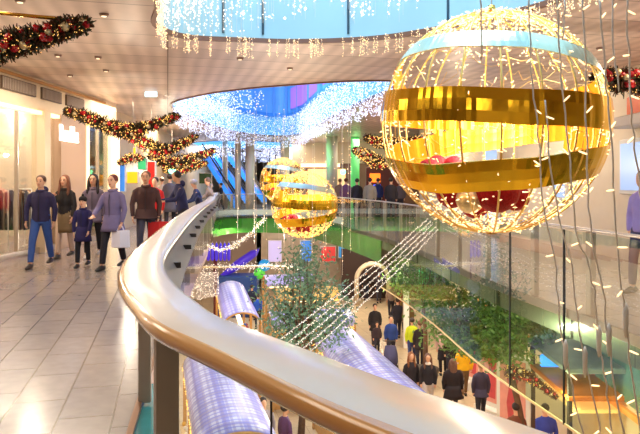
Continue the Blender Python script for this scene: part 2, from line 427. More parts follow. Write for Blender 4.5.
# ------------------------------------------------------------------ baubles
def make_bauble(R, label, nribs=18, nb=700, detail=True):
    root = thing('giant_bauble', label, 'decoration', group='giant golden baubles hung in the void')
    # ribs: each a meridian hoop half
    for k in range(nribs):
        a = 2*pi*k/nribs+.12
        pts = [(R*.985*cos(t)*cos(a), R*.985*cos(t)*sin(a), R*.985*sin(t)) for t in [-pi/2+pi*j/24 for j in range(25)]]
        MB().tube(pts, .0085*R, 6).build('rib', goldwire, root, True)
    # foil ribbon wound round the frame: latitude by azimuth (0 = towards viewer, +90 = picture right)
    keys = [(-165, 2), (-150, 8), (-125, 21), (-105, 32), (-90, 39), (-45, 38.5), (0, 35), (45, 28), (90, 17), (135, 11), (180, 9), (225, 9), (270, 8.5), (315, 5), (360, 1.5), (405, 1), (450, 2),
            (495, 0), (540, -5), (585, -15), (630, -26), (675, -31), (720, -28.5), (765, -22.5), (810, -14), (840, -9)]
    def latf(t):
        for (a0, b0), (a1, b1) in zip(keys, keys[1:]):
            if a0 <= t <= a1:
                u = (t-a0)/(a1-a0); u = u*u*(3-2*u)*.5+u*.5; return b0+(b1-b0)*u
        return keys[-1][1]
    def wid(t): return 10 if t < 110 else 15.5
    def ribbon(t0, t1, mats, name):
        mb = MB(); st = 2.2; vs = []; fs = []; n = int((t1-t0)/st); jr = random.Random(int(t0)); jt = [1+jr.uniform(-.0028, .0028)*(1 if jr.random() < .6 else 2) for _ in range(n+2)]
        for i in range(n+1):
            t = t0+(t1-t0)*i/n; la = latf(t); w = wid(t) if t < 95 or t > 125 else 10+(t-95)/30*6.5
            for j in range(4):
                l = radians(la-w/2+w*j/3); a = radians(t)
                vs.append((R*jt[i]*cos(l)*sin(a), -R*jt[i]*cos(l)*cos(a), R*sin(l)))
        for i in range(n):
            for j in range(3): fs.append((i*4+j, (i+1)*4+j, (i+1)*4+j+1, i*4+j+1))
        mb.add(vs, fs)
        # inner face, a hair inside
        mb2 = [(x*.986, y*.986, z*.986) for x, y, z in vs]
        mb.add(mb2, [tuple(reversed(f)) for f in fs], None, 1)
        # edges
        nn = len(vs); ed = []
        for i in range(n):
            for j in (0, 3): ed.append((i*4+j, (i+1)*4+j, nn+(i+1)*4+j, nn+i*4+j))
        base = len(mb.f); mb.f += ed; mb.mi += [0]*len(ed)
        return mb.build(name, mats, root, False)
    ribbon(-165, -95, [goldin, goldin], 'foil_ribbon')
    r1 = ribbon(-95, 84, [mint, mint], 'foil_ribbon'); r1['label'] = 'pale sky tinted foil ribbon'
    ribbon(84, 270, [goldin, goldin], 'foil_ribbon')
    ribbon(270, 455, [gold, goldin], 'foil_ribbon')
    ribbon(455, 630, [goldin, goldin], 'foil_ribbon')
    ribbon(630, 840, [gold, goldin], 'foil_ribbon')
    # glitter balls clustered inside
    rr = random.Random(3)
    spots = [(-.07, -.42, -.6, .19), (-.4, -.2, -.62, .14), (-.55, .05, -.45, .13), (-.28, -.35, -.68, .12), (.12, -.3, -.66, .12), (-.3, .15, -.42, .13), (-.45, .2, -.38, .1), (.26, .1, -.62, .11), (0, .3, -.56, .15), (-.15, 0, -.72, .14), (-.6, -.1, -.52, .09), (-.2, .35, -.42, .11), (-.5, -.25, -.56, .09)]
    for k, (x, y, z, r) in enumerate(spots):
        MB().ball((x*R, y*R, z*R), r*R, 16, 11).build('ornament_ball', redglit if k % 4 != 3 else champ, root, True)['label'] = 'red glitter ball' if k % 4 != 3 else 'pale champagne ball'
    # bulbs
    proto = None; stuff = MB(); cnt = 0
    for k in range(nb):
        if k < nb*.55:
            a = 2*pi*rr.randrange(nribs)/nribs+.12+rr.gauss(0, .035); la = rr.uniform(-1.35, 1.25); rad = R*(.97+rr.gauss(0, .02))
        elif k < nb*.82:
            a = rr.uniform(0, 2*pi); la = rr.uniform(.75, 1.5); rad = R*rr.uniform(.93, 1.02)
        else:
            a = rr.uniform(0, 2*pi); la = -rr.uniform(.5, 1.5); rad = R*rr.uniform(.8, 1.0)
        pos = Vector((rad*cos(la)*cos(a), rad*cos(la)*sin(a), rad*sin(la)))
        ax = Vector((rr.gauss(0, 1), rr.gauss(0, 1), rr.gauss(0, .5))).normalized()
        if detail and pos.y < -.35*R and cnt < 100:
            if proto is None:
                proto = MB().tube([(0, 0, -.02), (0, 0, .02)], [.0045, .0035], 6).build('bulb', bulbwarm, root, True); b = proto
            else:
                b = proto.copy(); COL.objects.link(b); b.parent = root
            b.location = pos; b.rotation_mode = 'QUATERNION'; b.rotation_quaternion = Vector((0, 0, 1)).rotation_difference(ax); cnt += 1
        else:
            sz = .0065 if detail else .014
            stuff.octa(pos, sz*(1.0 if detail else 1.3), (.018 if detail else .016), ax)
    tag(stuff.build('bulbs', bulbwarm if detail else bulbamber, root), kind='stuff')
    # thin wiring
    wr = MB()
    for k in range(64 if detail else 10):
        a = rr.uniform(0, 2*pi); la = rr.uniform(-1.2, 1.4); pts = []
        for j in range(9):
            pts.append((R*.965*cos(la)*cos(a), R*.965*cos(la)*sin(a), R*.965*sin(la))); a += rr.uniform(-.06, .2); la = max(-1.45, min(1.45, la+rr.uniform(-.12, .12)))
        wr.tube(pts, .0022, 4)
    tag(wr.build('wiring', goldwire, root), kind='stuff')
    MB().tube([(0, 0, R*.98), (0, 0, R*1.06)], [.05*R, .03*R], 10).build('crown_cap', brass, root, True)
    MB().tube([(0, 0, -R*.98), (0, 0, -R*1.0)], [.05*R, .05*R], 10).build('base_cap', brass, root, True)
    return root
def cablepart(root, R, ztop): MB().tube([(0, 0, R*1.05), (0, 0, ztop)], .005, 6).build('hanging_cable', lsteel, root)

Rb = .885
big = make_bauble(Rb, 'giant golden bauble closest to the rail, filling the upper right', 20, 1900)
big.location = P(491.5, 123, 4.95); cablepart(big, Rb, 8.15-big.location.z)
sm = make_bauble(.95, 'smaller looking golden bauble hanging over the tree in the middle', 14, 1700, False)
sm.location = P(304.5, 205, 17.6); cablepart(sm, .95, 9.0-sm.location.z)
far = copy_tree(sm); far['label'] = 'farthest golden bauble, half hidden above the middle one'; far.location = P(283, 181, 25.5)

# ------------------------------------------------------------------ light curtains (uncountable)
def curtain(name, label, path, nr, i_list, z0, z1, n, r, m, wave=.15, off=.02, cat='light curtain', wires=True, thick=.1, dens=None):
    root = MB(); rr = random.Random(len(name)+n)
    seg = [(path[i], path[(i+1) % len(path)], nr[i]) for i in i_list]
    ln_ = [(b-a).length for a, b, _ in seg]; tot = sum(ln_)
    def pick():
        s0 = rr.uniform(0, tot); acc = 0
        for (a, b, n_), l in zip(seg, ln_):
            if acc+l >= s0: return a.lerp(b, (s0-acc)/l), n_, s0
            acc += l
        return seg[-1][1], seg[-1][2], tot
    npr = 16 if wires else 5; nst = max(1, n//npr)
    for k in range(nst):
        p, n_, s0 = pick(); p = p-n_*(off+rr.uniform(0, thick))
        zb = z0+wave*(.5+.5*sin(s0*5.3)*cos(s0*2.1))*rr.uniform(.2, 1)
        if wires: root.tube([(p.x, p.y, z1), (p.x+rr.uniform(-.01, .01), p.y, zb)], .0018, 3, mi=1)
        for j in range(npr):
            z = rr.uniform(zb, z1) if dens is None else zb+(z1-zb)*rr.random()**dens
            root.octa((p.x+rr.gauss(0, .012), p.y+rr.gauss(0, .012), z), r*rr.uniform(.7, 1.3), r*rr.uniform(.8, 1.6))
    o = root.build(name, [m, cablemat]); tag(o, label, cat, kind='stuff'); return o
q = ops[0]; nn_ = len(q)
farside0 = [i for i in range(nn_) if q[i].y > 6.2]
curtain('icicle_light_curtain', 'short icicle lights fringing the nearest ceiling opening', q, opn[0], farside0, 3.5, 3.84, 2600, .0062, bulbwarm, .16, .05, thick=.03)
curtain('light_curtain', 'sparse net of warm lights over the pale blue wall of the nearest opening', q, opn[0], farside0, 3.9, 6.6, 6500, .0105, bulbwhite, 1.5, .05, thick=.5)
curtain('light_curtain', 'larger soft warm white globes scattered over the nearest opening', q, opn[0], farside0, 3.9, 6.4, 700, .022, bulbwhite, .8, .3, thick=.4, wires=False)
dense0 = [i for i in range(nn_) if q[i].x < -1.35 and q[i].y > 6]
curtain('light_curtain', 'dense white lights at the left end of the nearest opening', q, opn[0], dense0, 3.8, 5.6, 2600, .010, bulbwhite, .2, .03, thick=.15)
q = ops[1]
farside = [i for i in range(len(q)) if q[i].y > 14.6]
curtain('light_curtain', 'dense shimmering curtain of cool white lights lining the middle opening', q, opn[1], farside, 3.2, 4.75, 11500, .015, bulbcool, .2, .05, wires=False, thick=.25)
lft = [i for i in range(len(q)) if q[i].x < -2.3 and q[i].y < 27]
curtain('light_curtain', 'taller white lights at the left end of the middle opening', q, opn[1], lft, 4.2, 6.2, 3600, .014, bulbcool, .2, .05, wires=False, thick=.3)
q = ops[2]
curtain('light_curtain', 'far oval curtain of white lights above the escalators', q, opn[2], range(len(q)), 2.85, 3.6, 5000, .022, bulbcool, .2, .05, wires=False, thick=.3)

# wide sparse drops of warm lights hanging in the void in front of the far side
mbx = MB(); rr = random.Random(5)
for k in range(42):
    x = rr.uniform(-2.6, 1.2); y = rr.uniform(16, 26)
    if not (-4.1+(26-y)*.18 < x < .6+(22-y)*.22): continue
    zt, zb = 3.7, rr.uniform(-1.2, .4)
    mbx.tube([(x, y, zt), (x, y, zb)], .004, 3, mi=1)
    for j in range(11): mbx.octa((x+rr.gauss(0, .02), y, rr.uniform(zb, zt)), .013, .018)
tag(mbx.build('light_drops', [bulbwarm, cablemat]), 'loose vertical drops of small lights around the far golden baubles', 'light curtain', kind='stuff')

# near strands, individually
strands = [([(600, 0), (604, 60), (609, 110), (613, 170), (616, 232), (622, 290), (627, 330), (633, 387), (641, 436)], 2.7),
           ([(626, -8), (629, 50), (631, 109), (636, 160), (641, 200)], 2.7),
           ([(556, -8), (560, 60), (566, 130), (572, 190), (577, 240), (586, 256), (594, 290), (598, 332), (602, 361), (607, 395), (612, 440)], 2.9),
           ([(480, -8), (482, 60)], 3.0),
           ([(529, -8), (531, 60), (535, 110), (540, 160), (543, 205), (556, 270), (561, 330), (570, 373), (574, 400), (584, 440)], 3.1),
           ([(582, -8), (586, 90), (588, 190), (592, 240), (603, 291), (606, 325), (610, 345), (615, 390), (625, 440)], 2.8),
           ([(545, 100), (551, 170), (562, 230), (572, 268), (579, 330), (585, 361), (595, 404), (600, 440)], 3.0),
           ([(565, 0), (562, 40)], 3.2), ([(614, -8), (612, 30), (618, 90)], 3.0)]
slabels = ['light strand dropping past the right side of the big bauble to the picture edge', 'light strand nearest the right picture edge, beside the orange sign box',
           'long light strand over the right part of the big bauble', 'short light strand in front of the top of the big bauble',
           'light strand hanging over the middle right of the big bauble down to the lower floor', 'light strand just inside the right rim of the big bauble',
           'light strand starting below the upper ribbon of the big bauble', 'very short light strand above the right shoulder of the big bauble', 'short light strand at the top right, beside the ceiling opening']
bproto = None
for (pp, d), lb in zip(strands, slabels):
    w = [Vector(P(a, b, d)) for a, b in pp]
    w = catmull(w, 4)
    root = thing('light_strand', lb, 'light strand', tuple(w[0]), group='near light strands')
    loc0 = w[0]
    MB().tube([p-loc0+Vector((random.gauss(0, .003), random.gauss(0, .003), 0)) for p in w], .0042, 5).build('cable', cablemat, root, True)
    sl = MB().tube([(0, 0, -.03), (0, 0, .03)], [.012, .009], 7) if 0 else None
    L = arclen(w); s_ = .08; k = 0
    while s_ < L[-1]:
        i = max(1, next(j for j in range(len(L)) if L[j] >= s_)); t = (s_-L[i-1])/(L[i]-L[i-1]); p = w[i-1].lerp(w[i], t)-loc0
        sd = -1 if k % 2 else 1; dr = Vector((sd*.75, random.uniform(-.5, .5), random.uniform(-.7, .9))).normalized()
        if bproto is None:
            bproto = MB().tube([(0, 0, 0), (0, 0, .012), (0, 0, .034), (0, 0, .04)], [.003, .0044, .0038, .0015], 7).build('bulb', bulbwarm, root, True); b = bproto
        else:
            b = bproto.copy(); COL.objects.link(b); b.parent = root
        b.location = p; b.rotation_mode = 'QUATERNION'; b.rotation_quaternion = Vector((0, 0, 1)).rotation_difference(dr)
        s_ += random.uniform(.17, .29); k += 1
    if pp[-1][1] > 400:
        for zz in (.42, ):
            i = int(len(w)*.72); p = w[i]-loc0
            MB().tube([p+Vector((0, 0, .07)), p+Vector((0, 0, .04)), p-Vector((0, 0, .05)), p-Vector((0, 0, .08))], [.004, .013, .011, .004], 8).build('connector', cablemat, root, True)

# rope light bundle across the void
ra, rbp = (438, 226, 12.3), (268, 352, 8.6)
rlab = ['topmost', 'second', 'middle', 'fourth', 'lowest']
for k in range(5):
    off = (k-2)
    a = Vector(P(433-off*2.6, 224-off*2.6, 12.3)); b = Vector(P(290-off*5.2, 350-off*5.2, 8.6))
    pts = [a.lerp(b, t/20)+Vector((0, 0, -.05*sin(pi*t/20))) for t in range(21)]
    root = thing('rope_light', '%s of the five slanting light ropes strung from the gallery down across the void' % rlab[4-k], 'light strand', tuple(a), group='slanting light ropes')
    MB().tube([p-a for p in pts], .006, 5).build('cable', cablemat, root, True)
    mb = MB()
    for t in range(130):
        u = t/130*20; i = int(u); p = pts[i].lerp(pts[i+1], u-i)-a
        mb.octa(p+Vector((random.gauss(0, .012), random.gauss(0, .012), random.gauss(0, .012))), .0065, .013, (random.gauss(0, 1), random.gauss(0, 1), random.gauss(0, 1)))
    tag(mb.build('bulbs', bulbwhite, root), kind='stuff')
def rope(label, pts, n, r=.012, thick=.03):
    w = catmull([Vector(p) for p in pts], 8); a = w[0].copy()
    root = thing('light_garland', label, 'light garland', tuple(a))
    MB().tube([p-a for p in w], thick*.6, 6).build('rope', champ, root, True)
    mb = MB()
    for t in range(n):
        u = t/n*(len(w)-1); i = int(u); p = w[i].lerp(w[i+1], u-i)-a
        mb.octa(p+Vector([random.gauss(0, thick) for _ in range(3)]), r, r*1.3)
    tag(mb.build('bulbs', bulbwhite, root), kind='stuff'); return root
rope('thick white light garland sagging from the middle bauble down to the left', [P(264, 218, 20), P(250, 234, 20), P(236, 244, 20), P(222, 250, 20), P(208, 246, 20), P(192, 244, 20)], 420, .011, .045)
rope('straight golden garland stretched level above the arched stall roof', [P(183, 267, 21), P(230, 267, 21), P(270, 266, 21), P(300, 268, 21)], 500, .011, .07)

# ------------------------------------------------------------------ pine garlands with baubles
def garland(label, pts, rad, n_need, n_ball, n_bulb, br=.05, group=None, needle=.07, bulbr=.012, mats=None):
    w = catmull([Vector(p) for p in pts], 8); a = w[0].copy(); rr = random.Random(int(abs(a.x*100))+n_need)
    root = thing('pine_garland', label, 'garland', tuple(a), group=group)
    def R_(t): return rad(t)
    def at(t):
        u = t*(len(w)-1); i = min(int(u), len(w)-2); return w[i].lerp(w[i+1], u-i)-a
    mb = MB()
    for k in range(n_need):
        t = rr.random(); c = at(t); r = R_(t)
        dr = Vector([rr.gauss(0, 1) for _ in range(3)]).normalized(); base = c+dr*r*rr.uniform(.2, .85)
        d2 = (dr+Vector([rr.gauss(0, .6) for _ in range(3)])).normalized(); sd = d2.cross(Vector([rr.gauss(0, 1) for _ in range(3)])).normalized()*needle*.16
        tip = base+d2*needle*rr.uniform(.6, 1.3)
        mb.add([base-sd, base+sd, tip+sd*.5, tip-sd*.5], [(0, 1, 2, 3)], None, 0 if rr.random() < .6 else 1)
    tag(mb.build('needles', mats or [pine, pinebrown], root), kind='stuff')
    n_ball = int(n_ball*1.7)
    for k in range(n_ball):
        t = (k+.5)/n_ball; c = at(t); r = R_(t); ang = rr.uniform(0, 2*pi); dr = Vector((cos(ang)*.5, -.75, sin(ang)*.8)).normalized()
        rad_ = br*rr.uniform(.4, .85)
        MB().ball(c+dr*r*.75, rad_, 12, 8).build('ball', (redgloss, champ, redglit, redgloss)[k % 4], root, True)
    mb = MB()
    for k in range(int(n_bulb*1.9)):
        t = rr.random(); c = at(t); r = R_(t); dr = Vector([rr.gauss(0, 1) for _ in range(3)]).normalized()
        mb.octa(c+dr*r*rr.uniform(.7, 1.1), bulbr*.72, bulbr*.72)
    tag(mb.build('bulbs', bulbamber, root), kind='stuff')
    return root
taper = lambda w, e=.03: (lambda t: e+w*(sin(pi*min(1, max(0, t)))**.6))
garland('closest pine garland with a large white ball, tapering to a point at the upper left', [P(-25, 58, 7), P(0, 46, 7), P(30, 40, 7), P(58, 31, 7), P(86, 24, 7)], lambda t: .04+.17*(1-t)**.55, 5200, 16, 230, .07, 'left garlands', .075, .0095)
garland('long pine garland sagging over the shop sign, second on the left', [P(66, 111, 14), P(90, 119, 14), P(118, 130, 14), P(140, 129, 14), P(178, 116, 14)], taper(.16), 5200, 22, 360, .07, 'left garlands', .085, .02)
garland('pine garland crossing behind the long one, going down to the right', [P(112, 123, 15.5), P(135, 138, 15.5), P(150, 146, 15.5), P(168, 150, 15.5), P(196, 136, 15.5)], taper(.16), 4200, 20, 320, .07, 'left garlands', .085, .021)
garland('pine garland above the far shops, lower left of the middle opening', [P(150, 156, 22), P(168, 163, 22), P(186, 160, 22), P(214, 151, 22)], taper(.22), 3600, 16, 280, .09, 'left garlands', .11, .03)
garland('farthest pine garland on the left above the green lamp', [P(160, 168, 27), P(175, 170, 27), P(190, 167, 27), P(206, 163, 27)], taper(.2), 2200, 10, 200, .1, 'left garlands', .12, .034)
garland('small pine garland reflected above the bright posters', [P(120, 163, 17.5), P(130, 158, 17.5), P(142, 158, 17.5)], taper(.1), 1200, 8, 110, .06, 'left garlands', .08, .022)
garland('pine garland with red balls at the right picture edge above the orange box', [P(596, 78, 9), P(615, 80, 9), P(640, 83, 9), P(665, 86, 9)], taper(.17), 4200, 16, 160, .08, 'right garlands', .08, .012)
garland('upper pine garland left of the big bauble', [P(366, 138, 20), P(378, 142, 20), P(392, 143, 20), P(428, 138, 20)], taper(.17), 2400, 10, 200, .08, 'right garlands', .1, .026)
garland('lower pine garland just above the far visitors', [P(355, 150, 22), P(368, 157, 22), P(382, 163, 22), P(410, 160, 22)], taper(.24), 3000, 12, 260, .09, 'right garlands', .11, .03)
garland('pine garland seen through the middle of the big bauble', [P(444, 126, 16), P(462, 128, 16), P(482, 130, 16)], taper(.12), 1500, 6, 80, .06, 'right garlands', .09, .018)
garland('tapering garland hanging under the opposite gallery by the pink posters', [P(510, 373, 10.2), P(522, 374, 10.2), P(538, 383, 10.2), P(556, 397, 10.2)], lambda t: .03+.1*(1-t)**.8, 3000, 12, 110, .04, 'right garlands', .045, .011, [pinebrown, mat('plum needles', (84, 34, 34), .6, noise=.4, nscale=20)])
tag(MB().tube([P(-30, 11, 7), P(0, 13, 7), P(62, 19, 7)], .022, 8).build('brass_rod', brass, None, True), 'thin brass rod above the closest garland at upper left', 'rod')

# ------------------------------------------------------------------ trees
def tree(label, base, crown_c, crown_r, nleaf, m, seed, leaf=.09, nbr=26):
    rr = random.Random(seed); root = thing('ficus_tree', label, 'tree', base, group='indoor trees')
    b = Vector(base); c = Vector(crown_c)-b
    tr = MB(); fork = Vector((c.x*.5, c.y*.5, c.z-crown_r[2]*1.1))
    tr.tube([(0, 0, .45), fork*.5+Vector((.05, 0, .2)), fork], [.09, .07, .06], 8)
    tr.build('trunk', bark, root, True)
    ends = []; brm = MB()
    for k in range(nbr):
        d = Vector([rr.gauss(0, 1) for _ in range(3)]).normalized()
        e = c+Vector((d.x*crown_r[0]*.85, d.y*crown_r[1]*.85, d.z*crown_r[2]*.85)); mid = fork.lerp(e, .5)+Vector((rr.gauss(0, .12), rr.gauss(0, .12), -.1))
        brm.tube([fork, mid, e], [.03, .016, .006], 5); ends += [mid.lerp(e, t) for t in (.2, .5, .8, 1.0)]
    tag(brm.build('branches', bark, root, True), kind='stuff')
    lf = MB()
    for k in range(nleaf):
        p = ends[rr.randrange(len(ends))]+Vector((rr.gauss(0, .19)*crown_r[0], rr.gauss(0, .17)*crown_r[1], rr.gauss(0, .17)*crown_r[2]))
        d = Vector((rr.gauss(0, 1), rr.gauss(0, 1), rr.gauss(-.5, .7))).normalized(); sd = d.cross(Vector([rr.gauss(0, 1) for _ in range(3)])).normalized()
        l = leaf*rr.uniform(.6, 1.3); w = l*.2
        lf.add([p, p+d*l*.5+sd*w, p+d*l, p+d*l*.5-sd*w], [(0, 1, 2, 3)])
    tag(lf.build('leaves', m, root), kind='stuff')
    MB().tube([(0, 0, 0), (0, 0, .04), (0, 0, .5), (0, 0, .55)], [.3, .34, .44, .44], 20).build('planter', mat('dark planter', (80, 70, 60), .5), root, True)
    return root
tree('leafy indoor tree under the middle bauble among the market stalls', (-.45, 14.2, -5), (-.4, 14.2, -1.05), (1.1, .9, 1.15), 5200, leafd, 4, .115, 34)
tree('leafy indoor tree built behind the green gallery glass in place of a mirrored tree', (4.55, 13.6, -5), (3.6, 13.6, -1.3), (1.35, 1.6, .78), 9500, leafm, 9, .12, 40)  # tree reflection in the skirt glass, built as a solid crown
tree('smaller tree at the far end of the market by the stone arch', (3.4, 20, -5), (3.2, 20, -1.3), (1.0, .9, .7), 3200, leafm, 12, .11)

# ------------------------------------------------------------------ market stalls on the lower floor
def plaid_mat(name, base, c1, c2, sc=3.2):
    m = bpy.data.materials.new(name); m.use_nodes = True; nt = m.node_tree; b = nt.nodes['Principled BSDF']
    tc = nt.nodes.new('ShaderNodeTexCoord'); col = None; prev = lin(base)+(1,)
    for k, (dr, c, s0) in enumerate((('X', c1, sc), ('Y', c2, sc*.8), ('X', c2, sc*2.7), ('Y', c1, sc*2.1))):
        w = nt.nodes.new('ShaderNodeTexWave'); w.bands_direction = dr; w.inputs['Scale'].default_value = s0*.314; w.wave_profile = 'SIN'
        nt.links.new(tc.outputs['Object'], w.inputs[0])
        cr = nt.nodes.new('ShaderNodeValToRGB'); cr.color_ramp.elements[0].position = .62; cr.color_ramp.elements[1].position = .74
        cr.color_ramp.elements[0].color = (0, 0, 0, 1); cr.color_ramp.elements[1].color = (.6, .6, .6, 1); nt.links.new(w.outputs['Fac'], cr.inputs[0])
        mx = nt.nodes.new('ShaderNodeMix'); mx.data_type = 'RGBA'; nt.links.new(cr.outputs[0], mx.inputs[0])
        if col is None: mx.inputs[6].default_value = prev
        else: nt.links.new(col, mx.inputs[6])
        mx.inputs[7].default_value = lin(c)+(1,); col = mx.outputs[2]
    nt.links.new(col, b.inputs['Base Color']); b.inputs['Roughness'].default_value = .4
    return m
plaid = plaid_mat('blue white tartan', (206, 206, 232), (120, 118, 214), (150, 140, 190))
timber = mat('warm timber', (206, 158, 92), .6, noise=.2, nscale=8)
def stall(label, a, b, w=1.15, ztop=2.7, group='market stalls with tartan barrel roofs', seed=1, roof=None):
    a = Vector((a[0], a[1], 0)); b = Vector((b[0], b[1], 0)); d = b-a; L = d.length; rr = random.Random(seed)
    root = thing('market_stall', label, 'stall', ((a.x+b.x)/2, (a.y+b.y)/2, -5), math.atan2(d.y, d.x)-pi/2, group)
    # roof: barrel along local y
    mb = MB(); n = 12; vs = []; ny = 8
    for j in range(ny+1):
        y = -L/2+L*j/ny
        for i in range(n+1):
            t = pi*i/n; vs.append((-cos(t)*w/2*1.08, y, ztop-.38+.38*sin(t)))
    fs = [(j*(n+1)+i, j*(n+1)+i+1, (j+1)*(n+1)+i+1, (j+1)*(n+1)+i) for j in range(ny) for i in range(n)]
    mb.add(vs, fs); o = mb.build('roof_cover', roof or plaid, root, True)
    sol = o.modifiers.new('s', 'SOLIDIFY'); sol.thickness = .02
    for y in (-L/2+.02, 0, L/2-.02):
        MB().tube([(-cos(t)*w/2*1.06, y, ztop-.42+.38*sin(t)) for t in [pi*i/12 for i in range(13)]], .035, 6).build('roof_arch', timber, root, True)
        for sx in (-1, 1): MB().box((sx*w/2, y, (ztop-.4)/2), (.08, .08, ztop-.4), bev=.01).build('post', timber, root)
    for sx in (-1, 1):
        MB().box((sx*w/2*.96, 0, .5), (.05, L-.1, .9), bev=.01).build('counter_front', timber, root)
        MB().box((sx*w/2*.96, 0, .98), (.26, L, .05), bev=.01).build('counter_top', mat('pale counter', (220, 190, 140), .5), root)
    MB().box((0, 0, ztop-.5), (.12, L*.8, .05)).build('strip_lamp', mat('strip lamp', (255, 226, 170), .4, emit=4, ecol=(255, 222, 165)), root)
    mb = MB(); cols = [mat('wares red', (190, 50, 40)), mat('wares gold', (230, 180, 70)), mat('wares white', (235, 225, 215)), mat('wares blue', (60, 110, 200))]
    for k in range(60):
        r = rr.uniform(.03, .08); mb.ball((rr.choice((-1, 1))*w/2*.96+rr.uniform(-.08, .08), rr.uniform(-L/2+.1, L/2-.1), 1.0+r), r, 6, 4, mi=k % 4)
    tag(mb.build('wares', cols, root), kind='stuff')
    mb = MB()
    for k in range(110):
        mb.octa((rr.choice((-1, 1))*w/2*1.09, rr.uniform(-L/2, L/2), ztop-.4+rr.uniform(-.03, .04)), .018, .02)
    tag(mb.build('bulbs', bulbamber, root), kind='stuff')
    return root
stall('market stall with arched blue tartan roof at left, under the level golden garland', (-2.3, 18.4), (-3.5, 24.2), 1.05)
stall('market stall with long tartan roof beside the crowd on the lower floor', (1.62, 11.2), (.42, 16.6), 1.2)
stall('market stall with tartan roof glimpsed beneath the near rail', (-1.25, 9.6), (-2.5, 14.4), 1.25)
stall('market stall set crosswise under the middle tree', (-1.5, 18.3), (.9, 18.8), 1.3)
stall('market stall behind the middle tree trunk', (-1.6, 22.5), (.6, 22.9), 1.2, roof=mat('gold cloth', (224, 176, 92), .5, noise=.3, nscale=5))
stall('market stall with pale roof behind the left tartan roof', (-2.3, 25.6), (-.3, 26), 1.2, roof=mat('lilac cloth', (190, 176, 226), .5, noise=.3, nscale=5))

# blue booth and purple lanterns in the left of the lower hall
purp = mat('purple cloth', (70, 44, 190), .5, emit=.25, ecol=(80, 50, 220)); navy = mat('navy booth', (40, 74, 140), .5)
bt = thing('play_booth', 'dark blue booth with curved purple hood beyond the left market stall', 'booth', (-4.0, 30.5, -5))
MB().box((0, 0, 1.0), (1.9, 1.2, 2.0), bev=.05).build('cabinet', navy, bt)
MB().loft([((-.9, 0, 2.0), .02, .02, (1, 0, 0), (0, 1, 0)), ((-.5, 0, 2.25), .5, .5, (.6, 0, .8), (0, 1, 0)), ((.3, 0, 2.7), .6, .55, (.5, 0, .8), (0, 1, 0)), ((.95, 0, 3.1), .2, .3, (.3, 0, .9), (0, 1, 0))]).build('hood', purp, bt, True)
MB().ball((1.05, -.3, 2.1), .28, 10, 8).build('green_ball', mat('lime', (90, 210, 70), .4, emit=.2, ecol=(90, 230, 70)), bt, True)
MB().ball((1.3, -.3, 2.5), .3, 10, 8).build('blue_ball', mat('cyan', (40, 150, 220), .4, emit=.2, ecol=(40, 160, 240)), bt, True)
for k in range(9):
    x, y, z = P(196+k*4.1, 251, 24)
    t = thing('lantern', 'purple hanging lantern in a row beneath the white garland at far left', 'lantern', (x, y, z), group='row of purple lanterns')
    MB().tube([(0, 0, -.38), (0, 0, -.3), (0, 0, .2), (0, 0, .32)], [.03, .07, .062, .02], 8).build('shade', purp, t, True)
    MB().tube([(0, 0, .3), (0, 0, -.75-z-.0)] if -.75-z > .3 else [(0, 0, .3), (0, 0, .6)], .012, 4).build('cord', cablemat, t)
mb = MB(); 
for k in range(26):
    x, y, z = P(186+k*1.3, 272, 20.6); zb = P(0, 300-abs(k-10)*.3, 20.6)[2]
    mb.tube([(x, y, z), (x, y, zb)], .006, 4, mi=1)
    for j in range(12): mb.octa((x, y, random.uniform(zb, z)), .012, .02)
tag(mb.build('icicle_light_curtain', [bulbwhite, cablemat]), 'white icicle lights hanging below the golden garland at left', 'light curtain', kind='stuff')
# red column by golden garland, and dark display posts
t = thing('banner_column', 'slim dark red column between the icicle lights and the arched roof', 'column', (-4.2, 24.9, -5))
MB().box((0, 0, 1.85), (.14, .14, 3.7), bev=.02).build('shaft', mat('dark red', (96, 20, 30), .4), t)
MB().box((0, 0, 3.75), (.24, .24, .1), bev=.02).build('capital', mat('dark red', (96, 20, 30)), t)

# ------------------------------------------------------------------ lower level shopfront right
lw = wall('wall_lower_right', (5.5, 6), (5.5, 26), -5, -.35, mat('lower cream wall', (236, 214, 184), .5, noise=.05), .12)
wg = mat('teal shop window', (96, 140, 126), .12, noise=.4, nscale=1.2, coat=.4)
for k in range(8):
    y = 7+k*2.1; struct(MB().box((5.42, y, -1.5), (.04, 1.95, 1.7)).build('window_%d' % (12+k), wg))
struct(MB().box((5.4, 14, -2.5), (.06, 16, .1)).build('trim_orange', mat('orange strip', (236, 150, 80), .4, emit=.5, ecol=(240, 150, 70))))
pinkp = mat('pink poster', (240, 160, 146), .5, noise=.25, nscale=3); pinkd = mat('rose figure', (206, 78, 84), .5, noise=.25, nscale=6)
plab = ['nearest pink fashion poster on the lower shop wall, beside the hanging garland', 'middle pink fashion poster on the lower shop wall, beneath the dark glass joint', 'pink fashion poster on the lower shop wall next to the yellow jacket', 'farthest pink poster on the lower shop wall beyond the yellow jacket']
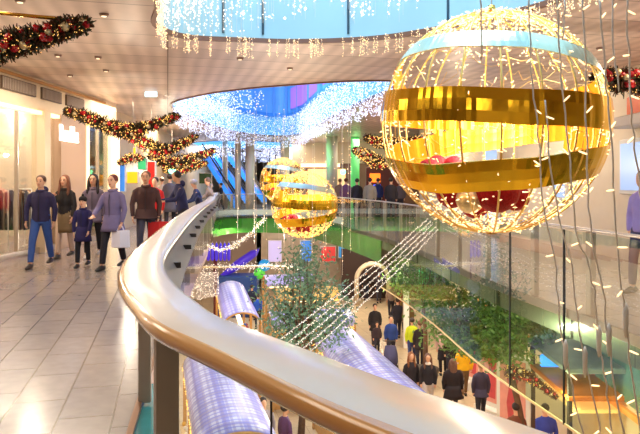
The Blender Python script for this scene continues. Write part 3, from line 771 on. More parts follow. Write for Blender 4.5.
for k, y in enumerate((16.1, 18.0, 20.2, 22.6)):
    t = thing('poster_stand', plab[k], 'poster', (4.85+.02*k, y-.6, -5), radians(32), 'pink posters on the lower wall')
    MB().box((0, 0, 1.15), (.1, 1.05, 2.2), bev=.01).build('frame', whitegloss, t)
    MB().box((-.055, 0, 1.25), (.012, .8, 1.75)).build('poster_sheet', pinkp, t)
    MB().loft([((-.064, 0, .5), .003, .12, (1, 0, 0), (0, 1, 0)), ((-.064, .02, 1.0), .003, .17, (1, 0, 0), (0, 1, 0)), ((-.064, 0, 1.35), .003, .12, (1, 0, 0), (0, 1, 0)), ((-.064, 0, 1.65), .003, .2, (1, 0, 0), (0, 1, 0)), ((-.064, 0, 1.8), .003, .05, (1, 0, 0), (0, 1, 0)), ((-.064, 0, 1.95), .003, .09, (1, 0, 0), (0, 1, 0)), ((-.064, 0, 2.05), .003, .03, (1, 0, 0), (0, 1, 0))], 10).build('figure_print', pinkd, t)
    MB().box((-.12, 0, .12), (.3, 1.0, .24), bev=.02).build('plinth', white, t)
# partitions & pale column
for k, (x, y) in enumerate(((4.2, 24.5), (5.25, 21.4), (5.25, 18.9), (5.25, 16.9))):
    struct(MB().box((x if k else 3.4, y, -2.7), (.22, .22, 4.6), bev=.02).build('column_lower', whitegloss))
# lower level far: stone arch + dark shop
ar = MB(); 
mstone = mat('pale stone', (214, 196, 170), .6, noise=.1)
t = thing('archway', 'pale arched gateway at the far end of the lower market', 'arch', (2.8, 33, -5))
pts = []
for i in range(17):
    a = pi*i/16; pts.append((-cos(a)*.85, 0, 1.35+sin(a)*.85))
MB().tube([(-.85, 0, 0)]+pts+[(.85, 0, 0)], .13, 8).build('arch_ring', mstone, t, True)
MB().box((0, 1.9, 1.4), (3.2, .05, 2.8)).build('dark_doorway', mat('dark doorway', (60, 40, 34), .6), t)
struct(MB().box((2.5, 37, -2.9), (12, .2, 4.2)).build('wall_lower_far', mat('lower shopfront', (186, 170, 152), .4, noise=.4, nscale=1.5)))
for k, (px0, px1, py0, py1, c, lb) in enumerate(((268, 282, 240, 262, (190, 180, 236), 'lilac shop panel beside the blue booth on the lower floor'), (300, 312, 240, 262, (60, 130, 220), 'blue shop panel behind the tree crown'), (320, 336, 246, 262, (210, 60, 60), 'red shop panel behind the tree crown'), (376, 410, 233, 241, (236, 226, 230), 'long white strip standing in for a reflected sign above the archway'), (338, 352, 244, 258, (70, 150, 210), 'blue shop panel left of the archway'), (418, 434, 268, 284, (90, 230, 150), 'green glowing panel right of the archway'))):  # the long white strip is a sign reflection built as a board
    a = P(px0, py0, 36.7); b = P(px1, py1, 36.7)
    t = thing('display_board', lb, 'panel', ((a[0]+b[0])/2, 36.7, b[2])); hh = a[2]-b[2]
    MB().box((0, 0, hh/2), (b[0]-a[0], .1, hh), bev=.02).build('frame', white, t); MB().box((0, -.056, hh/2), (b[0]-a[0]-.08, .012, hh-.08)).build('sheet', mat('panel%d' % k, c, .5, emit=.45), t)
struct(MB().box((-6.2, 38, -2.9), (4.6, .2, 4.2)).build('wall_lower_back', mat('dim wall', (176, 156, 146), .6)))
# kiosk with awning, built to stand in for reflections in the glass skirt
k_ = thing('kiosk', 'kiosk with orange counter standing in for market reflections in the lower right glass', 'kiosk', (5.0, 12.0, -5))
MB().box((0, 0, 3.2), (1.25, 2.1, .1), bev=.02).build('canopy', mat('teal canopy', (136, 148, 136), .3, noise=.3, nscale=3), k_)
for sx in (-1, 1):
    for sy in (-1, 1): MB().box((sx*.55, sy*.95, 1.6), (.07, .07, 3.2)).build('post', dsteel, k_)
MB().box((0, 0, .55), (1.1, 1.9, 1.1), bev=.04).build('counter', mat('orange counter', (222, 120, 50), .4, noise=.3, nscale=3), k_)
MB().box((0, 0, 2.7), (1.2, 2.0, .1), bev=.02).build('orange_valance', MATS['orange counter'], k_)
MB().box((-.4, .4, 2.98), (.4, .06, .24), bev=.03).build('blue_sign', mat('blue sign', (60, 150, 240), .4, emit=1.2, ecol=(60, 150, 250)), k_)
MB().box((0, 0, 2.4), (.8, 1.6, .06)).build('lamp_panel', mat('warm lamp', (255, 210, 140), .4, emit=.6, ecol=(255, 200, 120)), k_)

# ------------------------------------------------------------------ right gallery shops
wr = wall('wall_gallery_right', (7.2, 3.5), (4.4, 27), 0, CEIL, cream, .14)
def on_rwall(y, off=.0): return 7.2-(y-3.5)*2.8/23.5-off
for k, (y, z0, z1, ww) in enumerate(((14.8, 1.1, 2.25, .8), (12.0, 1.3, 2.4, 1.1), (19, .2, 2.6, 1.6))):
    x = on_rwall(y, .1)
    struct(MB().box((x, y, (z0+z1)/2), (.08, ww, z1-z0), bev=.02).build('window_%d' % (5+k), whitegloss))
    struct(MB().box((x-.045, y, (z0+z1)/2), (.01, ww-.18, z1-z0-.18)).build('window_pane_%d' % (5+k), mat('blue screen', (150, 180, 226), .3, emit=.5, ecol=(160, 190, 240))))
t = thing('sign_box', 'plain orange sign box with white ledge below, at the right picture edge', 'sign', (on_rwall(11, .3), 11, 2.74))
MB().box((0, 0, .24), (.3, 1.7, .38), bev=.02).build('orange_panel', mat('orange sign', (216, 96, 36), .4, emit=.15, ecol=(230, 90, 30)), t)
MB().box((-.1, 0, -.06), (.6, 2.2, .2), bev=.02).build('ledge', mat('grey ledge', (206, 196, 190), .5), t)
tag(MB().box((on_rwall(20, .35), 20, 1.35), (.1, .5, .35), bev=.02).build('screen', mat('violet screen', (80, 70, 230), .3, emit=.6, ecol=(80, 70, 240))), 'small violet screen seen through the big bauble', 'screen')

# ------------------------------------------------------------------ left shops
FA, FB = Vector((-6.5, 8.5, 0)), Vector((-5.95, 18.5, 0))
fd = (FB-FA).normalized(); fn = Vector((fd.y, -fd.x, 0)); FR = math.atan2(fd.y, fd.x)
def fp(px):   # point on the facade line seen at column px
    k = (px-320)/FPX; # X = k*Y ; X = FA.x + t*fd.x ; Y = FA.y + t*fd.y
    t = (k*FA.y-FA.x)/(fd.x-k*fd.y); return t
def fbox(name, px0, px1, z0, z1, m, th=.1, off=0, parent=None, bev=0, kind='structure'):
    t0, t1 = fp(px0), fp(px1); c = FA+fd*(t0+t1)/2+fn*off
    o = MB().box((0, 0, 0), (abs(t1-t0), th, z1-z0), 0, Matrix.Translation((c.x, c.y, (z0+z1)/2)) @ Matrix.Rotation(FR, 4, 'Z'), bev=bev).build(name, m, parent)
    if kind and not parent: o['kind'] = kind
    return o
fbox('wall_shop_frieze', -60, 113, 3.1, 3.8, mat('pale frieze', (226, 206, 176), .5, noise=.06), .2)
vent = mat('vent dark', (92, 74, 60), .5)
vl = ['dark air vent nearest the left edge above the shop window', 'middle dark air vent above the shop window', 'dark air vent above the lit shop sign']
for k, (a, b) in enumerate(((-5, 30), (36, 56), (61, 79))):
    t = thing('air_vent', vl[k], 'vent', tuple(FA+fd*(fp(a)+fp(b))/2+fn*.12+Vector((0, 0, 3.5))), FR, 'vents over the shop')
    L = abs(fp(b)-fp(a)); MB().box((0, 0, 0), (L, .04, .26)).build('frame', vent, t)
    for j in range(int(L/.06)): MB().box((-L/2+.03+j*.06, -.025, 0), (.02, .02, .22)).build('slat', steel, t) if j < 40 else None
fbox('trim_light_line', -60, 113, 3.02, 3.1, mat('lit trim', (255, 226, 176), .4, emit=1.2, ecol=(255, 222, 168)), .12, .08)
fbox('trim_gold_line', -60, 100, 3.68, 3.74, mat('gold trim', (190, 140, 86), .4, metal=.3), .05, .14)
pil = mat('pilaster', (236, 214, 184), .45)
fbox('window_pilaster', 36, 42, 0, 3.1, pil, .3, .05)
fbox('wall_sign_panel', 54, 80, 0, 3.1, mat('sign panel', (186, 156, 132), .5), .24, .05)
fbox('trim_panel_edge', 79.5, 82, 0, 3.1, mat('lit edge', (255, 232, 190), .4, emit=1.0, ecol=(255, 226, 180)), .28, .06)
fbox('trim_brown_edge', 82, 85, 0, 3.1, mat('brown edge', (170, 124, 90), .4), .2, .02)
fbox('trim_lit_column', 110.5, 113, 0, 3.1, MATS['lit edge'], .28, .06)
fbox('window_8', -60, 36, .12, 3.02, G_shop, .02)
fbox('window_9', 42, 54, .12, 3.02, G_shop, .02)
fbox('window_10', 85, 110.5, .12, 3.02, G_shop, .02)
fbox('trim_threshold', -60, 113, 0, .12, lsteel, .16)
for px in (16, 47.5, 97): fbox('trim_mullion', px, px+.8, .1, 3.05, lsteel, .08)
# sign letters
cu = bpy.data.curves.new('sign_lettering', 'FONT'); cu.body = 'Bershka'; cu.size = .56; cu.extrude = .025; cu.align_x = 'CENTER'
cu.materials.append(mat('lit letters', (255, 250, 244), .4, emit=1.0, ecol=(255, 248, 240)))
tp = (fp(59)+fp(77))/2-.42; c = FA+fd*tp+fn*.22
so = bpy.data.objects.new('shop_sign', cu); COL.objects.link(so); so.location = (c.x, c.y, 2.56)
so.rotation_euler = (pi/2, 0, FR); cu.offset = .0
dg = bpy.context.evaluated_depsgraph_get(); me = bpy.data.meshes.new_from_object(so.evaluated_get(dg))
so2 = bpy.data.objects.new('shop_sign', me); COL.objects.link(so2); so2.matrix_world = Matrix.Translation((c.x, c.y, 2.5)) @ Matrix.Rotation(FR, 4, 'Z') @ Matrix.Rotation(pi/2, 4, 'X')
bpy.data.objects.remove(so)
wdt = max(v.co.x for v in me.vertices)-min(v.co.x for v in me.vertices); want = abs(fp(77)-fp(59))*.97
sxx = want/wdt
for v in me.vertices: v.co.x *= sxx
tag(so2, 'white glowing letters of the shop name on the cream panel', 'sign')
# shop interior
ish = struct(MB().box((-8.0, 13, 1.9), (.1, 11, 3.8)).build('wall_shop_back', mat('shop back wall', (244, 230, 208), .5, noise=.1, nscale=2)))
ceilm = mat('shop lamp', (255, 240, 214), .4, emit=3, ecol=(255, 236, 205))
n = 0
spl = ['front', 'second', 'third', 'rear']
for k, y in enumerate((10.5, 12.3, 14.2, 16.2)):
    t = thing('ceiling_lamp', '%s square ceiling lamp inside the left shop' % spl[k], 'lamp', (-7.3, y, 3.7), 0, 'lamps in the shop')
    MB().box((0, 0, .05), (.62, .62, .06), bev=.01).build('frame', white, t); MB().box((0, 0, .01), (.5, .5, .03)).build('diffuser', ceilm, t)
wood = mat('shelf white', (236, 226, 210), .5)
rk = ['nearest the left picture edge', 'behind the woman in navy', 'farther in behind the pilaster', 'behind the sign panel']
for k, (px, d) in enumerate(((6, 13.0), (20, 13.3), (47, 15.0), (96, 17.5))):
    x = (px-320)/FPX*d; t = thing('clothes_rail', 'white clothes rail with hanging garments, %s' % rk[k], 'clothes rail', (max(x, -7.4), d, 0), pi/2 if k % 2 else .2, 'clothes rails in the shop')
    for sx in (-.5, .5): MB().tube([(sx, 0, 0), (sx, 0, 1.4)], .015, 6).build('upright', white, t)
    MB().tube([(-.5, 0, 1.4), (.5, 0, 1.4)], .015, 6).build('crossbar', white, t)
    for sx in (-.5, .5): MB().box((sx, 0, .02), (.05, .4, .03)).build('foot', white, t)
    for j in range(9):
        cc = ((90, 80, 90), (220, 210, 200), (170, 130, 100), (60, 60, 70), (200, 180, 160))[j % 5]
        MB().loft([((-.4+j*.1, 0, .55), .03, .22, (1, 0, 0), (0, 1, 0)), ((-.4+j*.1, 0, 1.1), .025, .2, (1, 0, 0), (0, 1, 0)), ((-.4+j*.1, 0, 1.3), .02, .17, (1, 0, 0), (0, 1, 0)), ((-.4+j*.1, 0, 1.38), .01, .03, (1, 0, 0), (0, 1, 0))], 8).build('garment', mat('garment%d' % (j % 5), cc, .8), t, True)
# shops beyond the sign shop (farther left), bright displays
wall('wall_shops_far_left', (-6.5, 19.5), (-7.9, 44), 0, CEIL, mat('far shop wall', (206, 180, 150), .5, noise=.2, nscale=1))
def slab(name, label, cat, px0, px1, py0, py1, d, m, th=.12):
    a = P(px0, py0, d); b = P(px1, py1, d)
    t = thing(name, label, cat, ((a[0]+b[0])/2, d, min(a[2], b[2])))
    w_, h_ = abs(b[0]-a[0]), abs(a[2]-b[2])
    MB().box((0, 0, h_/2), (w_, th, h_), bev=.02).build('frame', mat('banner frame', (230, 220, 206), .4), t)
    MB().box((0, -th/2-.006, h_/2), (w_-.05, .012, h_-.05)).build('sheet', m, t)
    MB().tube([(0, 0, h_), (0, 0, CEIL-min(a[2], b[2]))], .008, 5).build('hanger', lsteel, t)
    return t
slab('hanging_banner', 'bright yellow sign behind the woman in the grey coat', 'banner', 127, 139, 171, 184, 16.5, mat('yellow banner', (246, 190, 20), .5, emit=.35, ecol=(250, 190, 20)))
slab('hanging_banner', 'small yellow banner higher up above the large yellow sign', 'banner', 133, 137, 147, 158, 19, mat('yellow banner', (0, 0, 0)))
slab('hanging_banner', 'tall red banner above the man in the brown jacket', 'banner', 147.5, 156, 161, 190, 18, mat('red banner', (214, 30, 26), .5, emit=.25, ecol=(220, 30, 20)))
slab('hanging_banner', 'blue display board behind the man in the brown jacket', 'banner', 114, 126, 160, 192, 20, mat('blue banner', (50, 130, 220), .5, emit=.4, ecol=(60, 140, 240), noise=.6, nscale=3))
slab('hanging_banner', 'green backlit board at the far left shops', 'banner', 138, 147, 158, 170, 21, mat('green banner', (60, 190, 120), .5, emit=.5, ecol=(70, 210, 130)))
slab('hanging_banner', 'dark green poster under the escalator', 'banner', 199, 212, 173, 184, 30, mat('dark green banner', (30, 70, 20), .5))
lampg = mat('green lamp', (120, 255, 190), .4, emit=3, ecol=(110, 255, 180))
t = thing('green_lamp', 'round green glowing lamp in the far left hall', 'lamp', P(172, 170, 25.5)); MB().ball((0, 0, 0), .16, 12, 8).build('globe', lampg, t, True); MB().tube([(0, 0, .15), (0, 0, CEIL-t.location.z)], .01, 5).build('stem', lsteel, t)
t = thing('green_lamp', 'round green glowing lamp above the far visitors', 'lamp', P(343, 172, 31)); MB().ball((0, 0, 0), .14, 12, 8).build('globe', lampg, t, True); MB().tube([(0, 0, .13), (0, 0, CEIL-t.location.z)], .01, 5).build('stem', lsteel, t)

# far hall: columns, shopfronts, escalators
colm = mat('column plaster', (206, 194, 180), .5)
for k, (px, d, w) in enumerate(((332, 30.5, .55), (225, 34, .3), (238, 31, .3), (250, 31, .45), (285, 33, .5), (160, 38, .6))):
    x = (px-320)/FPX*d; struct(MB().tube([(x, d, 0), (x, d, CEIL)], w/2, 16).build('column_%s' % ('tall', 'thin', 'slim', 'pale', 'mid', 'back')[k], colm, None, True))
x = (355-320)/FPX*31
struct(MB().tube([(x, 31, 0), (x, 31, CEIL)], .22, 16).build('column_green', mat('green lit column', (110, 210, 130), .5, emit=.25, ecol=(80, 230, 110)), None, True))
wall('wall_far_shops', (-1.6, 36), (6.5, 34), 0, 2.6, mat('dim shopfront', (120, 84, 66), .5, noise=.3, nscale=1.2))
wall('wall_far_bulkhead', (-1.6, 35.9), (6.5, 33.9), 2.6, 3.8, cream2)
struct(MB().box((1.2, 35.3, 2.5), (4.6, .1, .2)).build('trim_far_light', mat('far light strip', (255, 226, 180), .4, emit=2, ecol=(255, 222, 170))))
struct(MB().box((.6, 35.2, 1.4), (2.6, .06, 1.8)).build('window_11', mat('far window', (236, 196, 140), .4, emit=.8, ecol=(240, 190, 130), noise=.4, nscale=3)))
t = thing('shop_display', 'dark red shopfront with orange glowing panel behind the far visitors', 'shopfront', P(384, 184, 30)[:2]+(0,))
MB().box((0, 0, 1.0), (1.75, .3, 2.5), bev=.02).build('facade', mat('dark red facade', (110, 34, 24), .4), t); MB().box((-.45, -.17, 1.75), (.5, .04, .42)).build('orange_panel', mat('orange panel', (255, 130, 30), .4, emit=1.5, ecol=(255, 120, 30)), t)
MB().box((-.35, -.17, 1.35), (.35, .04, .14)).build('blue_panel', mat('blue panel', (60, 90, 250), .4, emit=1.5, ecol=(60, 90, 250)), t)
# escalators
escb = mat('blue lit escalator side', (40, 130, 226), .3, emit=.7, ecol=(40, 140, 240)); escw = mat('escalator panel', (176, 190, 200), .35, metal=.3)
el = ['nearest blue lit escalator rising to the left at the far end', 'second blue lit escalator behind the nearest one', 'rear blue lit escalator behind the slim columns']
for k, (pxa, pya, pxb, pyb, d) in enumerate(((204, 158, 236, 195, 34), (214, 158, 249, 195, 36), (229, 158, 266, 195, 38))):
    a = Vector(P(pxa, pya, d)); b = Vector(P(pxb, pyb, d)); a.z = min(a.z, 2.9); b.z = .1
    t = thing('escalator', el[k], 'escalator', tuple(b)); v = a-b; up = Vector((0, 0, 1))
    for sy in (-.5, .5):
        off = Vector((0, sy, 0))
        mb = MB(); mb.add([off, off+v, off+v+up*.4, off+up*.4, off+Vector((0, .06, 0)), off+v+Vector((0, .06, 0)), off+v+up*.4+Vector((0, .06, 0)), off+up*.4+Vector((0, .06, 0))], [(0, 1, 2, 3), (7, 6, 5, 4), (3, 2, 6, 7), (0, 4, 5, 1), (1, 5, 6, 2), (0, 3, 7, 4)])
        mb.build('side_panel', escb, t)
        mb = MB(); mb.tube([off+up*.75, off+v*.5+up*.75, off+v+up*.75], .04, 6).build('handrail', dsteel, t)
        mb = MB(); mb.add([off+up*.4, off+v+up*.4, off+v+up*.75, off+up*.75], [(0, 1, 2, 3)]); mb.build('glass_side', glass_mat('esc glass', (150, 210, 245), .2), t)
    mb = MB(); ns = 16
    for j in range(ns):
        c = v*((j+.5)/ns); mb.box((c.x, 0, c.z+.05), (abs(v.x)/ns*1.02, .9, .18))
    mb.build('steps', escw, t)

# ceiling fittings
for k, (px, py) in enumerate(((58, 55), (98, 57), (70, 75), (106, 70), (20, 0), (104, 14), (290, 68), (240, 58), (150, 95), (600, 48))):
    d = (CEIL-CZ)*FPX/(HY-py)
    t = thing('downlight', ['round ceiling spotlight left of the other in a pair, upper left', 'round ceiling spotlight right of the other in a pair, upper left', 'small ceiling spotlight above the shop vents', 'small ceiling spotlight toward the exit lamp', 'ceiling spotlight in the upper left corner above the rod', 'tiny ceiling spotlight near the top left', 'ceiling spotlight between two openings at centre', 'ceiling spotlight near the icicle fringe', 'ceiling spotlight close to the middle opening at left', 'ceiling spotlight right of the big bauble top'][k], 'downlight', ((px-320)/FPX*d, d, CEIL), group='ceiling downlights')
    MB().tube([(0, 0, -.03), (0, 0, 0)], [.055, .065], 14).build('ring', mat('downlight ring', (150, 120, 104), .4), t, True); MB().tube([(0, 0, -.036), (0, 0, -.03)], [.036, .036], 12).build('lens', mat('downlight lens', (255, 236, 205), .3, emit=.8, ecol=(255, 232, 195)), t)
d = 10.5; x, y, z = P(151, 94, 15.5)
t = thing('exit_lamp', 'small pale blue hanging exit lamp on the left ceiling', 'lamp', (x, y, z)); MB().box((0, 0, 0), (.3, .06, .14), bev=.01).build('housing', mat('exit lamp', (200, 240, 250), .4, emit=1.3, ecol=(190, 236, 250)), t); MB().tube([(0, 0, .07), (0, 0, CEIL-z)], .008, 5).build('stem', lsteel, t)

# ------------------------------------------------------------------ people
def L3(a, b, t): return tuple(a[i]+(b[i]-a[i])*t for i in range(3))
def person(label, pos, face=0, h=1.72, top=(40, 40, 60), pants=(40, 40, 50), hair=(60, 40, 30), shoes=(30, 28, 28), coat=0.0, longhair=False, hat=None, stride=.18, arm=(0, 0), near=False,
           group=None, skirt=None, hood=False, bag=None, lean=0.0, legskin=False, elbow=(0, 0), vest=None, skinc=None, build=1.0, child=False, scarf=None, floor=0.0):
    root = thing('person', label, 'person', (pos[0], pos[1], floor), face, group)
    K = h/1.72; vox = .0085 if near else .02
    W = build
    def sc(p): return (p[0]*K, p[1]*K, p[2]*K)
    hipz, knz, ankz = .90, .49, .09
    torso_tip = -lean
    def T(x, y, z): return (x, y+torso_tip*max(0, z-.95), z)   # forward is -y
    legs = []
    for sd, sg in ((-1, 1), (1, -1)):
        st = stride*sg
        hip = (sd*.085, 0, hipz); kn = (sd*.095, -st*.55-.02, knz+.005); an = (sd*.09, -st if st > 0 else -st*1.05, ankz+(.05 if st < 0 and stride > .1 else 0))
        legs.append((hip, kn, an))
    arms = []
    for j, sd in enumerate((-1, 1)):
        sh = T(sd*.158*W, 0, 1.36); sw = arm[j]
        el = (sh[0]+sd*.065, sh[1]-sin(sw)*.27, sh[2]-.27*cos(sw)); e = elbow[j]
        wr_ = (el[0]-sd*.02*(1+4*max(0, e)/2), el[1]-sin(sw+e+.15)*.24, el[2]-cos(sw+e+.15)*.24)
        dr = Vector(wr_)-Vector(el); dr.normalize(); hd = tuple(Vector(wr_)+dr*.08); arms.append((sh, el, wr_, hd, dr))
    # body: one surface (remeshed)
    b = MB(); X, Y = (1, 0, 0), (0, 1, 0)
    def S_(z, rx, ry, y=0): return (sc(T(0, y, z)), rx*K*W, ry*K, X, Y)
    b.loft([S_(.84, .13, .10), S_(.95, .15, .105), S_(1.08, .125, .09), S_(1.25, .135, .1), S_(1.35, .125, .088), S_(1.43, .07, .058), S_(1.47, .05, .05)])
    b.tube([sc(T(0, .005, 1.44)), sc(T(0, 0, 1.54))], .05*K, 10)
    hy = -.015
    hc = T(0, hy, 1.61)
    b.loft([(sc(T(0, hy-.03, 1.50)), .03*K, .035*K, X, Y), (sc(T(0, hy-.022, 1.53)), .052*K, .062*K, X, Y), (sc(T(0, hy-.008, 1.57)), .066*K, .083*K, X, Y), (sc(T(0, hy, 1.61)), .074*K, .094*K, X, Y), (sc(T(0, hy+.006, 1.66)), .073*K, .094*K, X, Y), (sc(T(0, hy+.01, 1.695)), .057*K, .075*K, X, Y), (sc(T(0, hy+.01, 1.718)), .028*K, .038*K, X, Y)], 16)
    if near:
        b.tube([sc(T(0, hy-.088, 1.63)), sc(T(0, hy-.108, 1.585)), sc(T(0, hy-.082, 1.578))], [.009*K, .014*K, .012*K], 8)
        for sd in (-1, 1): b.ball(sc(T(sd*.077, hy+.01, 1.605)), .02*K, 8, 6, (.5, .8, 1.4))
    for sd in (-1, 1):
        pass
    for (sh, el, wr_, hd, dr) in arms:
        b.tube([sc(sh), sc(L3(sh, el, .5)), sc(el), sc(L3(el, wr_, .35)), sc(wr_)], [.05*K, .043*K, .037*K, .037*K, .024*K], 10)
        b.tube([sc(wr_), sc(L3(wr_, hd, .6)), sc(hd)], [.022*K, .036*K, .03*K], 8, flat=.55 if near else .8)
        if near:
            base = Vector(hd); sx = dr.cross(Vector((0, 0, 1))) if abs(dr.z) < .8 else Vector((0, 1, 0)); sx.normalize(); curl = dr.cross(sx).normalized()
            if curl.x*sh[0] > 0: curl = -curl
            for q_, (o_, ln2) in enumerate(((-.027, .065), (-.009, .078), (.009, .074), (.027, .06))):
                p0 = base+sx*o_-dr*.01; p1 = p0+dr*ln2*.5+curl*.008; p2 = p1+dr*ln2*.4+curl*.022
                b.tube([tuple(v*K for v in p0), tuple(v*K for v in p1), tuple(v*K for v in p2)], [.0105*K, .0098*K, .0085*K], 6)
            p0 = base-dr*.05-sx*.025; p1 = p0-sx*.03+dr*.02; p2 = p1+dr*.035+curl*.01
            b.tube([tuple(v*K for v in p0), tuple(v*K for v in p1), tuple(v*K for v in p2)], [.013*K, .011*K, .009*K], 6)
    for hip, kn, an in legs:
        b.tube([sc(hip), sc(L3(hip, kn, .5)), sc(kn), sc(L3(kn, an, .35)), sc(an)], [.085*K, .07*K, .05*K, .052*K, .035*K], 10)
        b.tube([sc((an[0], an[1]+.03, an[2]-.03)), sc((an[0], an[1]-.13, an[2]-.055))], [.036*K, .03*K], 8)
    o = b.build('body', mat('skin', (0, 0, 0)), root, True)
    rm = o.modifiers.new('r', 'REMESH'); rm.mode = 'VOXEL'; rm.voxel_size = vox; rm.use_smooth_shade = True
    sm_ = o.modifiers.new('s', 'SMOOTH'); sm_.iterations = 2 if near else 2
    cname = lambda c: 'cloth_%d_%d_%d' % c
    tm = mat(cname(top), top, .85, noise=.15, nscale=9); pm = mat(cname(pants), pants, .85, noise=.15, nscale=9)
    # jacket
    j = MB(); zb = .86 if not coat else .84
    j.loft([S_(zb, .15, .125), S_(.96, .15, .122), S_(1.08, .138, .115), S_(1.22, .158, .125), S_(1.33, .155, .112), S_(1.39, .125, .092), S_(1.43, .085, .074), S_(1.465, .062, .06)])
    for (sh, el, wr_, hd, dr) in arms:
        j.tube([sc(T(sh[0]*.35, 0, 1.398)), sc(T(sh[0]*.75, 0, 1.378)), sc((sh[0]*1.04, sh[1], sh[2]-.03*K*0-.025)), sc(L3(sh, el, .5)), sc(el), sc(L3(el, wr_, .45)), sc(L3(el, wr_, .97))], [.035*K, .05*K, .06*K, .058*K, .052*K, .047*K, .038*K], 10)
    o = j.build('jacket', tm, root, True)
    rm = o.modifiers.new('r', 'REMESH'); rm.mode = 'VOXEL'; rm.voxel_size = vox*1.3; rm.use_smooth_shade = True
    sm_ = o.modifiers.new('s', 'SMOOTH'); sm_.iterations = 3
    if near:
        MB().tube([sc(T(0, -.122, .88)), sc(T(0, -.125, 1.1)), sc(T(0, -.132, 1.25)), sc(T(0, -.115, 1.37))], .006*K, 5).build('zip', mat('dark zip', (24, 22, 28), .5), root)
        MB().tube([(cos(a)*.075*K, sin(a)*.08*K+T(0, 0, 1.46)[1]*K, (1.45-.02*sin(-a))*K) for a in [2*pi*i/14 for i in range(14)]], .02*K, 7, closed=True).build('collar', tm, root, True)
    if coat:
        zl = .86-coat
        MB().loft([(sc((0, 0, 1.0)), .16*K*W, .125*K, X, Y), (sc((0, 0, .86)), .178*K*W, .14*K, X, Y), (sc((0, 0, (.86+zl)/2)), .198*K*W, .165*K, X, Y), (sc((0, 0, zl)), .215*K*W, .185*K, X, Y)], 18).build('coat_skirt', tm, root, True)
    if skirt:
        MB().loft([(sc((0, 0, 1.02)), .14*K, .11*K, X, Y), (sc((0, 0, .85)), .175*K, .13*K, X, Y), (sc((0, 0, .62)), .19*K, .15*K, X, Y), (sc((0, 0, .54)), .195*K, .155*K, X, Y)], 18).build('skirt', mat(cname(skirt), skirt, .85, noise=.2, nscale=9), root, True)
    if hood: MB().ball(sc(T(0, .085, 1.46)), .1*K, 12, 8, (1.1, .6, .75)).build('hood', tm, root, True)
    if scarf: MB().ball(sc(T(0, -.03, 1.46)), .085*K, 12, 8, (1.1, 1, .6)).build('scarf', mat(cname(scarf), scarf, .9), root, True)
    # trousers
    j = MB()
    j.loft([S_(.82, .12, .1), S_(.9, .148, .112), S_(1.0, .15, .108)])
    for hip, kn, an in legs:
        j.tube([sc(hip), sc(L3(hip, kn, .5)), sc(kn), sc(L3(kn, an, .4)), sc((an[0], an[1], an[2]+.03))], [.096*K, .083*K, .066*K, .062*K, .054*K], 10)
    o = j.build('trousers', pm, root, True)
    rm = o.modifiers.new('r', 'REMESH'); rm.mode = 'VOXEL'; rm.voxel_size = vox*1.3; rm.use_smooth_shade = True
    sm_ = o.modifiers.new('s', 'SMOOTH'); sm_.iterations = 2
    shm = mat(cname(shoes), shoes, .5)
    for hip, kn, an in legs:
        z = an[2]-.09
        MB().loft([(sc((an[0], an[1]+.075, z+.045)), .028*K, .03*K, X, (0, 0, 1)), (sc((an[0], an[1]+.04, z+.055)), .04*K, .054*K, X, (0, 0, 1)), (sc((an[0], an[1]-.04, z+.05)), .043*K, .05*K, X, (0, 0, 1)), (sc((an[0], an[1]-.13, z+.035)), .044*K, .034*K, X, (0, 0, 1)), (sc((an[0], an[1]-.185, z+.025)), .028*K, .02*K, X, (0, 0, 1))], 12).build('shoe', shm, root, True)
    # hair
    hm = mat('hair_%d_%d_%d' % hair, hair, .6, noise=.3, nscale=30)
    hb = MB(); hb.ball(sc(T(0, hy+.026, 1.65)), .092*K, 16, 12, (1.0, 1.04, 1.0))
    if longhair:
        hb.loft([(sc(T(0, hy+.05, 1.66)), .08*K, .065*K, X, Y), (sc(T(0, hy+.06, 1.56)), .098*K, .055*K, X, Y), (sc(T(0, hy+.07, 1.45)), .105*K, .05*K, X, Y), (sc(T(0, hy+.08, 1.34)), .08*K, .035*K, X, Y), (sc(T(0, hy+.09, 1.28)), .04*K, .02*K, X, Y)], 14)
        for sd in (-1, 1): hb.tube([sc(T(sd*.06, hy-.02, 1.68)), sc(T(sd*.088, hy-.01, 1.6)), sc(T(sd*.095, hy-.02, 1.48)), sc(T(sd*.1, hy-.05, 1.36)), sc(T(sd*.09, hy-.06, 1.3))], [.025*K, .03*K, .03*K, .03*K, .012*K], 8)
    hb.build('hair', hm, root, True)
    if hat:
        ht = mat(cname(hat), hat, .9, noise=.2, nscale=20)
        MB().ball(sc(T(0, hy+.008, 1.672)), .1*K, 16, 10, (1, 1.05, .85)).build('hat', ht, root, True)
        if child: MB().ball(sc(T(0, hy+.01, 1.775)), .035*K, 10, 8).build('pompom', ht, root, True)
    if near:
        for sd in (-1, 1): MB().ball(sc(T(sd*.03, hy-.088, 1.62)), .009*K, 8, 6, (1.5, .7, .8)).build('eye', mat('eye dark', (30, 22, 20), .3), root, True)
        for sd in (-1, 1): MB().tube([sc(T(sd*.015, hy-.093, 1.645)), sc(T(sd*.05, hy-.08, 1.645))], .0045*K, 5).build('eyebrow', hm, root, True)
        MB().tube([sc(T(-.024, hy-.086, 1.553)), sc(T(0, hy-.094, 1.55)), sc(T(.024, hy-.086, 1.553))], [.004*K, .0075*K, .004*K], 6).build('mouth', mat('lips', (176, 84, 80), .5), root, True)
    return root, K, arms
